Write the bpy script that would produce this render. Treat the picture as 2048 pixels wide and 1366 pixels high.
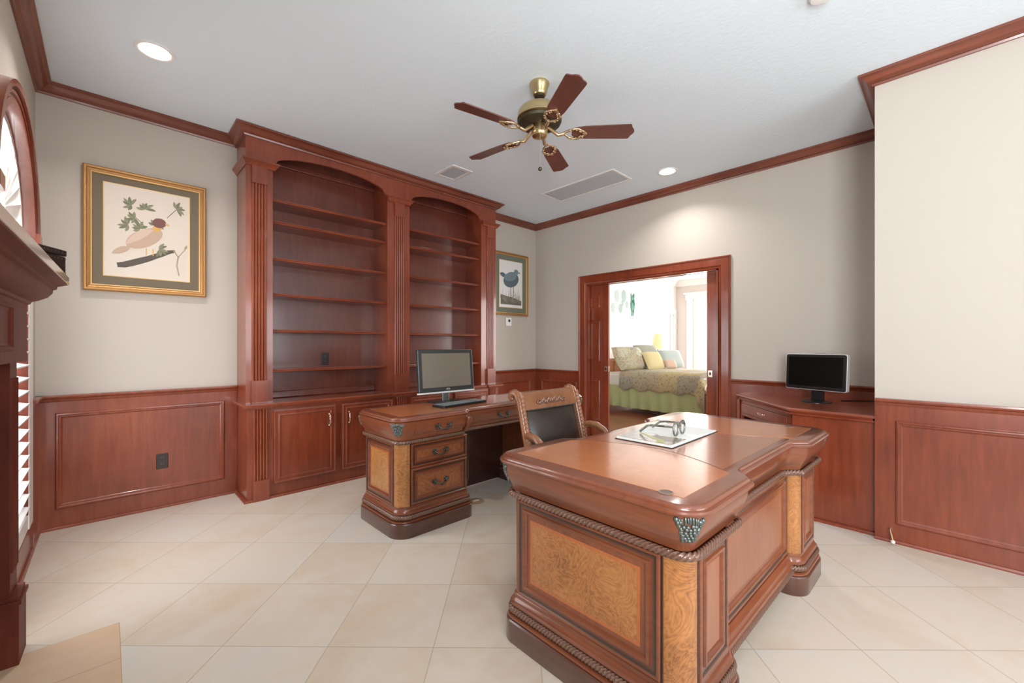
import bpy, bmesh, math, random
from mathutils import Vector, Matrix
from mathutils.geometry import tessellate_polygon
random.seed(7)
PI = math.pi
sc = bpy.context.scene
for o in list(bpy.data.objects): bpy.data.objects.remove(o)
COL = sc.collection

# ------------------------------------------------------------------ camera
cam = bpy.data.cameras.new('camera'); camo = bpy.data.objects.new('camera', cam); COL.objects.link(camo)
camo.location = (0, 0, 1.25); camo.rotation_euler = (PI/2, 0, -math.radians(44.0))
cam.sensor_width = 36; cam.lens = 838.0/2048*36; cam.shift_y = 8/2048; cam.clip_start = .02
sc.camera = camo
# ------------------------------------------------------------------ light and exposure
sc.view_settings.view_transform = 'Standard'; sc.view_settings.look = 'None'
sc.view_settings.exposure = 0.15; sc.view_settings.gamma = 1.0; sc.view_settings.use_curve_mapping = False
W = bpy.data.worlds.new('sky'); sc.world = W; W.use_nodes = True
W.node_tree.nodes['Background'].inputs[0].default_value = (.86, .93, 1, 1)
W.node_tree.nodes['Background'].inputs[1].default_value = 1.6
R = math.radians
def area(name, loc, rot, sx, sy, power, col=(1, 1, 1), spread=180, shape='RECTANGLE'):
    l = bpy.data.lights.new(name, 'AREA'); l.shape = shape; l.size = sx
    if shape == 'RECTANGLE': l.size_y = sy
    l.energy = power; l.color = col; l.spread = math.radians(spread)
    o = bpy.data.objects.new(name, l); COL.objects.link(o); o.location = loc; o.rotation_euler = rot
    return o
R = math.radians
# daylight and fill lamps
area('daylight_back_window', (2.0, -4.05, 1.6), (-PI/2-R(30), 0, PI), 2.9, 1.7, 95, (.90, .95, 1))
area('added_fill_left_back', (-.37, -.85, 1.65), (0, -PI/2-R(20), R(20)), 1.5, .84, 74, (.95, .97, 1), 140)  # added lamp to brighten the far wall, in a made-up window
area('daylight_left_window', (-.44, 3.2, 1.4), (0, -PI/2, 0), 1.9, 1.2, 28, (.97, .98, 1))
area('daylight_bedroom_window', (10.62, 3.3, 1.4), (0, PI/2, 0), 2.0, 2.6, 130, (1, .99, .97))
area('added_fill_bedroom_side', (7.6, -.95, 1.6), (-PI/2, 0, PI), 2.6, 1.9, 110, (1, .99, .97))  # added fill for the bright bedroom, from a side out of view

XL, XB, YA, XR, YJ, YB, ZC = -.345, 4.55, 4.21, 3.6, .32, -4.4, 3.01

# ------------------------------------------------------------------ materials
def newmat(name):
    m = bpy.data.materials.new(name); m.use_nodes = True
    nt = m.node_tree; b = nt.nodes['Principled BSDF']
    return m, nt, b
def srgb(r, g, b):
    f = lambda c: (c/255/12.92 if c/255 <= .04045 else ((c/255+.055)/1.055)**2.4)
    return (f(r), f(g), f(b), 1)
def plain(name, col, rough=.5, metal=0, coat=0, spec=.5, emit=None, es=0, bump=0, bscale=60):
    m, nt, b = newmat(name)
    b.inputs['Base Color'].default_value = srgb(*col); b.inputs['Roughness'].default_value = rough
    b.inputs['Metallic'].default_value = metal; b.inputs['Coat Weight'].default_value = coat
    b.inputs['Coat Roughness'].default_value = .12; b.inputs['Specular IOR Level'].default_value = spec
    if emit: b.inputs['Emission Color'].default_value = srgb(*emit); b.inputs['Emission Strength'].default_value = es
    n = nt.nodes.new('ShaderNodeTexNoise'); tc = nt.nodes.new('ShaderNodeTexCoord')
    nt.links.new(tc.outputs['Object'], n.inputs['Vector']); n.inputs['Scale'].default_value = bscale; n.inputs['Detail'].default_value = 4
    if bump:
        bp = nt.nodes.new('ShaderNodeBump'); bp.inputs['Strength'].default_value = bump; bp.inputs['Distance'].default_value = .004
        nt.links.new(n.outputs['Fac'], bp.inputs['Height']); nt.links.new(bp.outputs['Normal'], b.inputs['Normal'])
    return m
def ramp(nt, stops):
    r = nt.nodes.new('ShaderNodeValToRGB'); e = r.color_ramp.elements
    while len(e) < len(stops): e.new(.5)
    for i, (p, c) in enumerate(stops): e[i].position = p; e[i].color = srgb(*c)
    return r
def wood(name, stops, rough=.28, coat=.5, grain=(9, 9, .9), blotch=1.6, croug=.1, bump=.02, spec=.5):
    m, nt, b = newmat(name); N = nt.nodes.new; L = nt.links.new
    tc = N('ShaderNodeTexCoord'); mp = N('ShaderNodeMapping'); mp.inputs['Scale'].default_value = grain
    L(tc.outputs['Object'], mp.inputs['Vector'])
    n1 = N('ShaderNodeTexNoise'); n1.inputs['Scale'].default_value = 3.5; n1.inputs['Detail'].default_value = 9; n1.inputs['Roughness'].default_value = .62; n1.inputs['Distortion'].default_value = .6
    L(mp.outputs['Vector'], n1.inputs['Vector'])
    n2 = N('ShaderNodeTexNoise'); n2.inputs['Scale'].default_value = blotch; n2.inputs['Detail'].default_value = 3
    L(tc.outputs['Object'], n2.inputs['Vector'])
    mx = N('ShaderNodeMix'); mx.data_type = 'FLOAT'; mx.inputs[0].default_value = .55
    L(n1.outputs['Fac'], mx.inputs[2]); L(n2.outputs['Fac'], mx.inputs[3])
    r = ramp(nt, stops); L(mx.outputs[0], r.inputs['Fac']); L(r.outputs['Color'], b.inputs['Base Color'])
    b.inputs['Roughness'].default_value = rough; b.inputs['Coat Weight'].default_value = coat; b.inputs['Coat Roughness'].default_value = croug
    b.inputs['Specular IOR Level'].default_value = spec
    if bump:
        bp = N('ShaderNodeBump'); bp.inputs['Strength'].default_value = bump; bp.inputs['Distance'].default_value = .002
        L(n1.outputs['Fac'], bp.inputs['Height']); L(bp.outputs['Normal'], b.inputs['Normal'])
    return m
def burl(name, stops, scale=5, rough=.3, coat=.6, dist=1.1, croug=.1, bands=9):
    m, nt, b = newmat(name); N = nt.nodes.new; L = nt.links.new
    tc = N('ShaderNodeTexCoord')
    n1 = N('ShaderNodeTexNoise'); n1.inputs['Scale'].default_value = scale; n1.inputs['Detail'].default_value = 4; n1.inputs['Distortion'].default_value = dist
    L(tc.outputs['Object'], n1.inputs['Vector'])
    mu = N('ShaderNodeMath'); mu.operation = 'MULTIPLY'; mu.inputs[1].default_value = bands; L(n1.outputs['Fac'], mu.inputs[0])
    si = N('ShaderNodeMath'); si.operation = 'PINGPONG'; si.inputs[1].default_value = .5; L(mu.outputs[0], si.inputs[0])
    n2 = N('ShaderNodeTexNoise'); n2.inputs['Scale'].default_value = scale*12; n2.inputs['Detail'].default_value = 5
    L(tc.outputs['Object'], n2.inputs['Vector'])
    n3 = N('ShaderNodeTexNoise'); n3.inputs['Scale'].default_value = scale*.8; n3.inputs['Detail'].default_value = 2
    L(tc.outputs['Object'], n3.inputs['Vector'])
    mx = N('ShaderNodeMix'); mx.data_type = 'FLOAT'; mx.inputs[0].default_value = .45; L(si.outputs[0], mx.inputs[2]); L(n2.outputs['Fac'], mx.inputs[3])
    mx2 = N('ShaderNodeMix'); mx2.data_type = 'FLOAT'; mx2.inputs[0].default_value = .4; L(mx.outputs[0], mx2.inputs[2]); L(n3.outputs['Fac'], mx2.inputs[3])
    r = ramp(nt, stops); L(mx2.outputs[0], r.inputs['Fac']); L(r.outputs['Color'], b.inputs['Base Color'])
    b.inputs['Roughness'].default_value = rough; b.inputs['Coat Weight'].default_value = coat; b.inputs['Coat Roughness'].default_value = croug
    return m
CH = [(.28, (100, 41, 22)), (.5, (133, 60, 35)), (.72, (160, 84, 54))]
M = {}
M['cherry'] = wood('cherry_panel', CH, rough=.3, coat=.55)
M['cherry_h'] = wood('cherry_horizontal', CH, rough=.28, coat=.6, grain=(.9, .9, 9))
M['cherry_back'] = wood('cherry_back_board', [(.3, (90, 42, 30)), (.5, (110, 55, 41)), (.75, (132, 73, 57))], rough=.3, coat=.25, grain=(6, 6, 1.2))
M['crown'] = wood('cherry_crown', [(.3, (92, 44, 30)), (.5, (120, 62, 44)), (.72, (142, 80, 60))], rough=.3, coat=.4, grain=(1, 1, 14))
M['mantel'] = wood('mahogany_mantel', [(.3, (74, 34, 24)), (.5, (98, 46, 34)), (.72, (122, 62, 46))], rough=.5, coat=0, grain=(6, 6, 1), croug=.1, spec=.12)
M['mantel_gloss'] = wood('mahogany_shelf', [(.3, (74, 34, 24)), (.5, (98, 46, 34)), (.72, (122, 62, 46))], rough=.25, coat=.6, grain=(6, 1, 6), croug=.08)
M['desk'] = wood('walnut_desk', [(.25, (94, 48, 30)), (.5, (134, 74, 46)), (.78, (162, 98, 66))], rough=.32, coat=.5, grain=(9, 9, 1.2))
M['desk_h'] = wood('walnut_desk_moulding', [(.25, (88, 45, 27)), (.5, (126, 68, 41)), (.78, (158, 94, 60))], rough=.3, coat=.55, grain=(1, 1, 12))
M['desk_dark'] = wood('walnut_dark_groove', [(.25, (40, 18, 12)), (.5, (58, 28, 20)), (.78, (80, 42, 30))], rough=.35, coat=.4)
M['plinth'] = wood('walnut_plinth', [(.25, (66, 38, 30)), (.5, (90, 56, 44)), (.78, (112, 74, 60))], rough=.3, coat=.6, grain=(1.2, 1.2, 8))
M['desk_top'] = wood('glossy_cherry_top', [(.25, (100, 50, 30)), (.5, (124, 66, 42)), (.78, (146, 84, 56))], rough=.3, coat=.8, grain=(1.2, 8, 3), croug=.12, bump=0)
M['inlay'] = wood('burl_top_veneer', [(.3, (166, 92, 50)), (.5, (186, 110, 62)), (.7, (204, 130, 80))], rough=.3, coat=.8, grain=(9, 9, 9), croug=.12, bump=0)
M['inlay_c'] = wood('burl_center_veneer', [(.3, (146, 80, 48)), (.5, (162, 94, 57)), (.7, (178, 110, 70))], rough=.3, coat=.8, grain=(8, 8, 8), croug=.12, bump=0)
M['plain_panel'] = wood('plain_end_panel', [(.3, (132, 78, 52)), (.5, (154, 96, 68)), (.75, (172, 114, 84))], rough=.35, coat=.4, grain=(9, 9, 1.5))
M['pull_metal'] = plain('dark_pewter_pull', (92, 90, 84), .36, .8)
M['burl'] = burl('burl_panel', [(.2, (112, 66, 32)), (.42, (172, 112, 60)), (.75, (206, 148, 90))], scale=5, bands=20, dist=1.4)
M['burl_l'] = burl('burl_panel_light', [(.2, (130, 84, 42)), (.45, (184, 128, 72)), (.75, (214, 164, 104))], scale=6, bands=14)
M['burl_d'] = burl('burl_drawer', [(.2, (104, 58, 34)), (.45, (150, 90, 54)), (.75, (180, 116, 74))], scale=7, bands=10)
M['band'] = wood('burl_crossband', [(.3, (164, 88, 42)), (.6, (186, 108, 60))], rough=.3, coat=.5, grain=(20, 20, 20))
M['rope'] = plain('antiqued_rope_carving', (132, 96, 78), .3, .25, .5)
M['pewter'] = plain('pewter_carving', (112, 122, 118), .38, .75)
M['wall'] = plain('greige_paint', (194, 185, 174), .62, spec=.35, bump=.06, bscale=180)
M['ceil'] = plain('ceiling_paint', (228, 239, 246), .85, spec=.2, bump=.35, bscale=45)
M['white'] = plain('white_paint', (238, 236, 232), .4)
M['shutter'] = plain('shutter_white', (240, 238, 234), .35, emit=(255, 252, 246), es=0.0)
M['gold'] = plain('antique_gold_leaf', (184, 136, 82), .4, .5, bump=.7, bscale=110)
M['gold2'] = plain('gold_fillet', (216, 178, 120), .35, .45)
M['mat_board'] = plain('grey_green_mat', (112, 101, 82), .7)
M['mat_green'] = plain('green_mat', (112, 118, 104), .7)
M['paper'] = plain('cream_paper', (220, 208, 194), .6)
M['paper_w'] = plain('white_paper', (232, 232, 226), .6)
M['brass'] = plain('antique_brass', (204, 182, 136), .28, 1)
M['brass_dark'] = plain('dark_cast_brass', (86, 80, 66), .38, .85, bump=1, bscale=160)
M['brass_light'] = plain('bright_cast_brass', (206, 178, 142), .3, .9)
M['blade'] = wood('fan_blade_wood', [(.3, (84, 46, 38)), (.5, (104, 60, 50)), (.72, (118, 72, 60))], rough=.4, coat=.3, grain=(3, 3, 3))
M['black'] = plain('black_plastic', (22, 21, 21), .35)
M['dark_plate'] = plain('dark_bronze_plate', (44, 32, 28), .3, coat=.4)
M['bezel'] = plain('charcoal_bezel', (48, 52, 52), .3)
M['screen'] = plain('screen_reflection_grey', (118, 108, 96), .16, spec=.6)  # grey of the reflected room put into the base colour
M['screen_b'] = plain('unlit_black_screen', (9, 9, 9), .25, spec=.25)
M['silver'] = plain('silver_trim', (224, 224, 222), .4, .3)
M['steel'] = plain('brushed_steel', (150, 158, 160), .3, .9)
M['nickel'] = plain('polished_nickel', (222, 208, 192), .2, .9)
M['leather'] = plain('dark_brown_leather', (44, 33, 28), .32, coat=.3, bump=.15, bscale=220)
M['nail'] = plain('nailhead_pewter', (120, 120, 112), .3, .9)
M['chairwood'] = wood('chair_walnut', [(.25, (104, 60, 36)), (.5, (138, 88, 56)), (.78, (168, 118, 84))], rough=.35, coat=.4)
M['vent'] = plain('vent_white', (212, 214, 216), .6)
M['vent_dark'] = plain('vent_gap', (206, 208, 210), .8)
M['green_cloth'] = plain('green_skirt_cloth', (172, 182, 132), .9, bump=.2, bscale=300)
M['bed_wood'] = plain('honey_bed_wood', (196, 122, 66), .4, coat=.3)
M['sheet'] = plain('pale_sheet', (214, 216, 204), .85)
M['yellow_cloth'] = plain('yellow_cushion', (204, 192, 144), .85)
M['grey_cloth'] = plain('grey_green_cushion', (150, 152, 140), .85)
M['teal_cloth'] = plain('pale_teal_cushion', (178, 190, 186), .85)
M['teal'] = plain('teal_ornament', (82, 140, 120), .5)
M['lampshade'] = plain('lamp_shade', (226, 204, 156), .7, emit=(255, 226, 170), es=.25)
M['rug'] = plain('black_box', (30, 30, 34), .6)
M['floorwood'] = wood('dark_red_floorboards', [(.3, (92, 40, 24)), (.5, (124, 60, 38)), (.72, (150, 82, 54))], rough=.3, coat=.3, grain=(9, 1, 1))
M['daywindow'] = plain('bright_curtain', (246, 244, 238), .8, emit=(255, 255, 252), es=1.0)
M['glow'] = plain('lit_lens', (255, 255, 255), .5, emit=(255, 250, 242), es=18)
M['glass'] = plain('frosted_daylight_pane', (230, 236, 240), .2, emit=(236, 244, 255), es=1.6)
M['cord'] = plain('grey_cord', (122, 106, 88), .6)
M['chain'] = plain('pull_chain', (170, 170, 170), .4, .6)
M['porc'] = plain('porcelain_white', (238, 234, 226), .25, coat=.5)
M['void'] = plain('shadow_black', (24, 20, 18), .7)
M['keys'] = plain('dark_keycaps', (118, 124, 126), .5)
def comforter_mat():
    m, nt, b = newmat('patchwork_comforter'); N = nt.nodes.new; L = nt.links.new
    tc = N('ShaderNodeTexCoord')
    v = N('ShaderNodeTexVoronoi'); v.inputs['Scale'].default_value = 3.2; v.distance = 'CHEBYCHEV'; L(tc.outputs['Object'], v.inputs['Vector'])
    v2 = N('ShaderNodeTexVoronoi'); v2.inputs['Scale'].default_value = 26; L(tc.outputs['Object'], v2.inputs['Vector'])
    s = N('ShaderNodeSeparateColor'); L(v.outputs['Color'], s.inputs[0])
    r = ramp(nt, [(0, (206, 206, 194)), (.25, (190, 190, 168)), (.45, (192, 176, 158)), (.65, (172, 176, 168)), (.85, (204, 194, 158))]); L(s.outputs[0], r.inputs['Fac'])
    r2 = ramp(nt, [(.1, (150, 134, 116)), (.45, (226, 222, 206))]); L(v2.outputs['Distance'], r2.inputs['Fac'])
    mx = N('ShaderNodeMix'); mx.data_type = 'RGBA'; mx.blend_type = 'MULTIPLY'; mx.inputs[0].default_value = .8
    L(r.outputs['Color'], mx.inputs[6]); L(r2.outputs['Color'], mx.inputs[7]); L(mx.outputs[2], b.inputs['Base Color']); b.inputs['Roughness'].default_value = .9
    return m
M['comforter'] = comforter_mat()
def antique(m, lo=.47, hi=.55, dark=(.16, .13, .12, 1), light=None):
    """dark glaze left in the grooves of carved wood and metal, worn high edges"""
    nt = m.node_tree; b = nt.nodes['Principled BSDF']; g = nt.nodes.new('ShaderNodeNewGeometry'); mr = nt.nodes.new('ShaderNodeMapRange')
    mr.inputs[1].default_value = lo; mr.inputs[2].default_value = hi; nt.links.new(g.outputs['Pointiness'], mr.inputs[0])
    mx = nt.nodes.new('ShaderNodeMix'); mx.data_type = 'RGBA'; nt.links.new(mr.outputs[0], mx.inputs[0])
    s_ = b.inputs['Base Color']
    if s_.is_linked: nt.links.new(s_.links[0].from_socket, mx.inputs[7])
    else: mx.inputs[7].default_value = s_.default_value
    mx.inputs[6].default_value = dark; nt.links.new(mx.outputs[2], s_)
antique(M['rope'], .44, .56, (.03, .018, .014, 1)); antique(M['pewter'], .42, .56, (.02, .025, .024, 1))
antique(M['desk_h'], .44, .505, (.03, .016, .011, 1)); antique(M['chairwood'], .40, .50, (.05, .025, .016, 1)); antique(M['brass_light'], .4, .52, (.10, .06, .035, 1))
def tile_mat(name, ang, ox, oy, su, sv, cols, grout, gw=.0035):
    m, nt, b = newmat(name); N = nt.nodes.new; L = nt.links.new
    g = N('ShaderNodeNewGeometry'); sp = N('ShaderNodeSeparateXYZ'); L(g.outputs['Position'], sp.inputs[0])
    ca, sa = math.cos(ang), math.sin(ang)
    def mth(op, a, bb=None):
        n = N('ShaderNodeMath'); n.operation = op
        for i, v in enumerate((a, bb)):
            if v is None: continue
            if isinstance(v, (int, float)): n.inputs[i].default_value = v
            else: L(v, n.inputs[i])
        return n.outputs[0]
    def axis(cx, cy, s):
        t = mth('ADD', mth('MULTIPLY', mth('SUBTRACT', sp.outputs[0], ox), cx/s), mth('MULTIPLY', mth('SUBTRACT', sp.outputs[1], oy), cy/s))
        fl = mth('FLOOR', t); fr = mth('SUBTRACT', t, fl)
        e = mth('MULTIPLY', mth('MINIMUM', fr, mth('SUBTRACT', 1, fr)), s)
        return fl, e
    fu, eu = axis(ca, sa, su); fv, ev = axis(-sa, ca, sv)
    gr = mth('LESS_THAN', mth('MINIMUM', eu, ev), gw/2+.0004)
    cb = N('ShaderNodeCombineXYZ'); L(fu, cb.inputs[0]); L(fv, cb.inputs[1])
    wn = N('ShaderNodeTexWhiteNoise'); L(cb.outputs[0], wn.inputs['Vector'])
    no = N('ShaderNodeTexNoise'); no.inputs['Scale'].default_value = 2.2; no.inputs['Detail'].default_value = 5; no.inputs['Distortion'].default_value = .8
    ad = N('ShaderNodeVectorMath'); ad.operation = 'ADD'; L(g.outputs['Position'], ad.inputs[0])
    sc_ = N('ShaderNodeVectorMath'); sc_.operation = 'SCALE'; L(wn.outputs['Color'], sc_.inputs[0]); sc_.inputs['Scale'].default_value = 9
    L(sc_.outputs[0], ad.inputs[1]); L(ad.outputs[0], no.inputs['Vector'])
    n5 = N('ShaderNodeTexNoise'); n5.inputs['Scale'].default_value = 14; n5.inputs['Detail'].default_value = 6; L(g.outputs['Position'], n5.inputs['Vector'])
    f = mth('ADD', mth('MULTIPLY', no.outputs['Fac'], .62), mth('ADD', mth('MULTIPLY', wn.outputs['Value'], .2), mth('MULTIPLY', n5.outputs['Fac'], .18)))
    r = ramp(nt, cols); L(f, r.inputs['Fac'])
    mx = N('ShaderNodeMix'); mx.data_type = 'RGBA'; L(gr, mx.inputs[0]); L(r.outputs['Color'], mx.inputs[6]); mx.inputs[7].default_value = srgb(*grout)
    L(mx.outputs[2], b.inputs['Base Color']); b.inputs['Roughness'].default_value = .42; b.inputs['Specular IOR Level'].default_value = .35
    inv = mth('SUBTRACT', 1, gr); h = mth('ADD', inv, mth('MULTIPLY', n5.outputs['Fac'], .3))
    bp = N('ShaderNodeBump'); bp.inputs['Strength'].default_value = .25; bp.inputs['Distance'].default_value = .002; L(h, bp.inputs['Height']); L(bp.outputs['Normal'], b.inputs['Normal'])
    return m
A0 = R(-44.45)
M['tile'] = tile_mat('cream_stone_tile', A0, .035, 3.03, .4395, .4555, [(.3, (206, 188, 166)), (.5, (213, 201, 186)), (.68, (210, 203, 194))], (182, 168, 150))
M['hearth'] = tile_mat('tan_hearth_tile', 0, .04, 2.59, .60, .30, [(.3, (200, 168, 136)), (.5, (210, 182, 154)), (.7, (216, 192, 168))], (176, 150, 118))

# ------------------------------------------------------------------ mesh helpers
class MB:
    def __init__(s): s.v = []; s.f = []; s.m = Matrix()
    def add(s, vs, fs):
        n = len(s.v); s.v += [tuple(s.m @ Vector(v)) for v in vs]; s.f += [tuple(n+i for i in f) for f in fs]
        return s
    def box(s, x0, y0, z0, x1, y1, z1):
        x0, x1 = sorted((x0, x1)); y0, y1 = sorted((y0, y1)); z0, z1 = sorted((z0, z1))
        return s.add([(x0, y0, z0), (x1, y0, z0), (x1, y1, z0), (x0, y1, z0), (x0, y0, z1), (x1, y0, z1), (x1, y1, z1), (x0, y1, z1)],
                     [(0, 3, 2, 1), (4, 5, 6, 7), (0, 1, 5, 4), (1, 2, 6, 5), (2, 3, 7, 6), (3, 0, 4, 7)])
    def prism(s, pts, z0, z1):
        n = len(pts)
        return s.add([(x, y, z0) for x, y in pts]+[(x, y, z1) for x, y in pts],
                     [tuple(range(n-1, -1, -1)), tuple(range(n, 2*n))]+[(i, (i+1) % n, n+(i+1) % n, n+i) for i in range(n)])
    def loft(s, rings, closed=True, cap0=True, cap1=True):
        n = len(rings[0]); vs = [p for r in rings for p in r]; fs = []
        for k in range(len(rings)-1):
            for i in range(n if closed else n-1):
                j = (i+1) % n; fs.append((k*n+i, k*n+j, (k+1)*n+j, (k+1)*n+i))
        def cap(base, ring):
            if n <= 12: fs.append(tuple(base+i for i in range(n))); return
            for t3 in tessellate_polygon([[Vector(p) for p in ring]]): fs.append(tuple(base+i for i in t3))
        if cap0: cap(0, rings[0])
        if cap1: cap((len(rings)-1)*n, rings[-1])
        return s.add(vs, fs)
    def lathe(s, prof, c=(0, 0, 0), n=32, cap=True):
        return s.loft([[(c[0]+r*math.cos(2*PI*i/n), c[1]+r*math.sin(2*PI*i/n), c[2]+z) for i in range(n)] for r, z in prof], True, cap, cap)
    def tube(s, pts, r, n=8, closed=False):
        pts = [Vector(p) for p in pts]; rings = []; up = None
        for i, p in enumerate(pts):
            a = pts[i-1] if i > 0 or closed else p; b = pts[(i+1) % len(pts)] if i < len(pts)-1 or closed else p
            t = (b-a).normalized()
            if up is None: up = Vector((0, 0, 1)) if abs(t.z) < .9 else Vector((1, 0, 0))
            u = t.cross(up)
            if u.length < 1e-4: u = t.cross(Vector((0, 1, 0)))
            u.normalize(); w = u.cross(t).normalized(); up = w
            rr = r[i] if isinstance(r, (list, tuple)) else r
            rings.append([tuple(p+(u*math.cos(2*PI*k/n)+w*math.sin(2*PI*k/n))*rr) for k in range(n)])
        if closed: rings.append(rings[0])
        return s.loft(rings, True, not closed, not closed)
    def ball(s, c, r, sx=1, sy=1, sz=1, n=10, m=6):
        rings = []
        for j in range(m+1):
            a = PI*(j+.0)/m; q = max(math.sin(a), .02)
            rings.append([(c[0]+r*sx*q*math.cos(2*PI*i/n), c[1]+r*sy*q*math.sin(2*PI*i/n), c[2]-r*sz*math.cos(a)) for i in range(n)])
        return s.loft(rings)
    def poly(s, pts):
        return s.add(pts, [tuple(range(len(pts)))])
def rot_mb(mb, ang, c):
    pass
def build(name, mb, mat, parent=None, smooth=None, bevel=0, label=None, cat=None, group=None, kind=None):
    me = bpy.data.meshes.new(name)
    me.from_pydata(mb.v, [], mb.f); me.update()
    bm = bmesh.new(); bm.from_mesh(me)
    bmesh.ops.remove_doubles(bm, verts=bm.verts, dist=1e-6) if len(bm.verts) < 60000 else None
    bmesh.ops.recalc_face_normals(bm, faces=bm.faces); bm.to_mesh(me); bm.free()
    if smooth is not None:
        for p in me.polygons: p.use_smooth = True
        try: me.set_sharp_from_angle(angle=R(smooth))
        except Exception: pass
    me.materials.append(M[mat] if isinstance(mat, str) else mat)
    o = bpy.data.objects.new(name, me); COL.objects.link(o)
    if parent is not None:
        o.parent = parent; o.matrix_parent_inverse = Matrix()
        off = parent['_w'] if '_w' in parent else None
    if bevel:
        b = o.modifiers.new('bevel', 'BEVEL'); b.width = bevel; b.segments = 2; b.limit_method = 'ANGLE'; b.angle_limit = R(35)
    if label: o['label'] = label
    if cat: o['category'] = cat
    if group: o['group'] = group
    if kind: o['kind'] = kind
    return o
def struct(name, mb, mat, **k): return build(name, mb, mat, kind='structure', **k)
def thing(name, label, cat, loc=(0, 0, 0), rz=0, group=None):
    o = bpy.data.objects.new(name, None); COL.objects.link(o); o.empty_display_size = .05
    o.location = loc; o.rotation_euler = (0, 0, rz); o['label'] = label; o['category'] = cat
    if group: o['group'] = group
    return o
def dup(o, parent=None):
    c = o.copy(); COL.objects.link(c)
    if parent is not None: c.parent = parent
    for ch in [x for x in bpy.data.objects if x.parent == o]: dup(ch, c)
    return c
def fillet(pts, rad, seg=6):
    """closed ccw polygon with rounded corners"""
    out = []; n = len(pts)
    for i in range(n):
        p = Vector(pts[i]); a = Vector(pts[i-1]); b = Vector(pts[(i+1) % n]); r = rad[i] if isinstance(rad, (list, tuple)) else rad
        if r <= 0: out.append(tuple(p)); continue
        u = (a-p).normalized(); w = (b-p).normalized(); ang = u.angle(w); d = min(r/math.tan(ang/2), (a-p).length*.49, (b-p).length*.49); r = d*math.tan(ang/2)
        c = p+(u+w).normalized()*(r/math.sin(ang/2)); s = p+u*d-c; e = p+w*d-c
        a0 = math.atan2(s.y, s.x); a1 = math.atan2(e.y, e.x); da = (a1-a0+PI) % (2*PI)-PI
        for k in range(seg+1): out.append((c.x+r*math.cos(a0+da*k/seg), c.y+r*math.sin(a0+da*k/seg)))
    return out
def offs(pts, d, closed=True):
    """offset outward (right side of the walking direction) with mitres"""
    n = len(pts); out = []
    for i in range(n):
        p = Vector(pts[i]); a = Vector(pts[i-1]) if (closed or i > 0) else None; b = Vector(pts[(i+1) % n]) if (closed or i < n-1) else None
        ns = []
        if a is not None and (p-a).length > 1e-7: t = (p-a).normalized(); ns.append(Vector((t.y, -t.x)))
        if b is not None and (b-p).length > 1e-7: t = (b-p).normalized(); ns.append(Vector((t.y, -t.x)))
        if len(ns) == 2:
            m = (ns[0]+ns[1]); m = m/max(m.length, 1e-6); k = max(m.dot(ns[0]), .35); q = p+m*(d/k)
        else: q = p+ns[0]*d
        out.append((q.x, q.y))
    return out
def ring_loft(mb, outline, prof, cap0=True, cap1=True):
    return mb.loft([[(x, y, z) for x, y in offs(outline, d)] for d, z in prof], True, cap0, cap1)
def sweep(mb, path, prof, closed=False, z=0):
    """prof: list of (d, z) closed section swept along a horizontal path"""
    rings = []
    cols = [offs(path, d, closed) for d, _ in prof]
    n = len(path)
    for i in range(n): rings.append([(cols[k][i][0], cols[k][i][1], prof[k][1]+z) for k in range(len(prof))])
    if closed: rings.append(rings[0])
    return mb.loft(rings, True, not closed, not closed)
def frame(mb, O, U, V, w, h, prof, closedprof=True):
    """moulding around a w x h rectangle; prof (inset, lift); N = U x V"""
    O = Vector(O); U = Vector(U).normalized(); V = Vector(V).normalized(); N = U.cross(V)
    rings = []
    for a, b in ((0, 0), (1, 0), (1, 1), (0, 1), (0, 0)):
        ring = []
        for i, l in prof:
            x = i if a == 0 else w-i; y = i if b == 0 else h-i
            ring.append(tuple(O+U*x+V*y+N*l))
        rings.append(ring)
    return mb.loft(rings, True, False, False)
def plate(mb, O, U, V, w, h, l0, l1):
    O = Vector(O); U = Vector(U).normalized(); V = Vector(V).normalized(); N = U.cross(V)
    P = [O+N*l for l in (l0, l1) for _ in (0,)]
    vs = [tuple(O+U*x+V*y+N*l) for l in (l0, l1) for x, y in ((0, 0), (w, 0), (w, h), (0, h))]
    return mb.add(vs, [(3, 2, 1, 0), (4, 5, 6, 7), (0, 1, 5, 4), (1, 2, 6, 5), (2, 3, 7, 6), (3, 0, 4, 7)])
def resample(path, step, closed):
    out = []; n = len(path)
    for i in range(n if closed else n-1):
        a = Vector(path[i]); b = Vector(path[(i+1) % n]); L_ = (b-a).length; k = max(1, round(L_/step))
        for j in range(k): out.append(tuple(a+(b-a)*j/k))
    if not closed: out.append(tuple(path[-1]))
    return out
def rope(mb, path3, r, pitch=.018, closed=False, strands=4, step=.0034, n=16, flat=1.0):
    P = [Vector(p) for p in resample(path3, step, closed)]; rings = []; s = 0; N_ = len(P)
    for i, p in enumerate(P):
        a = P[i-1] if (i > 0 or closed) else p; b = P[(i+1) % N_] if (i < N_-1 or closed) else p
        t = (b-a).normalized(); up = Vector((0, 0, 1)) if abs(t.z) < .95 else Vector((1, 0, 0))
        u = t.cross(up).normalized(); w = u.cross(t).normalized()
        if i: s += (p-P[i-1]).length
        tw = 2*PI*s/(pitch*strands)
        ring = []
        for k in range(n):
            th = 2*PI*k/n; rr = r*(.66+.4*abs(math.cos(strands*(th-tw)/2))**.8)
            ring.append(tuple(p+u*math.cos(th)*rr*flat+w*math.sin(th)*rr))
        rings.append(ring)
    if closed: rings.append(rings[0])
    return mb.loft(rings, True, not closed, not closed)
BEAD = lambda w, h: [(0, 0), (0, h*.6), (w*.15, h), (w*.35, h), (w*.45, h*.55), (w*.7, h*.5), (w*.85, h*.3), (w, 0)]
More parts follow.
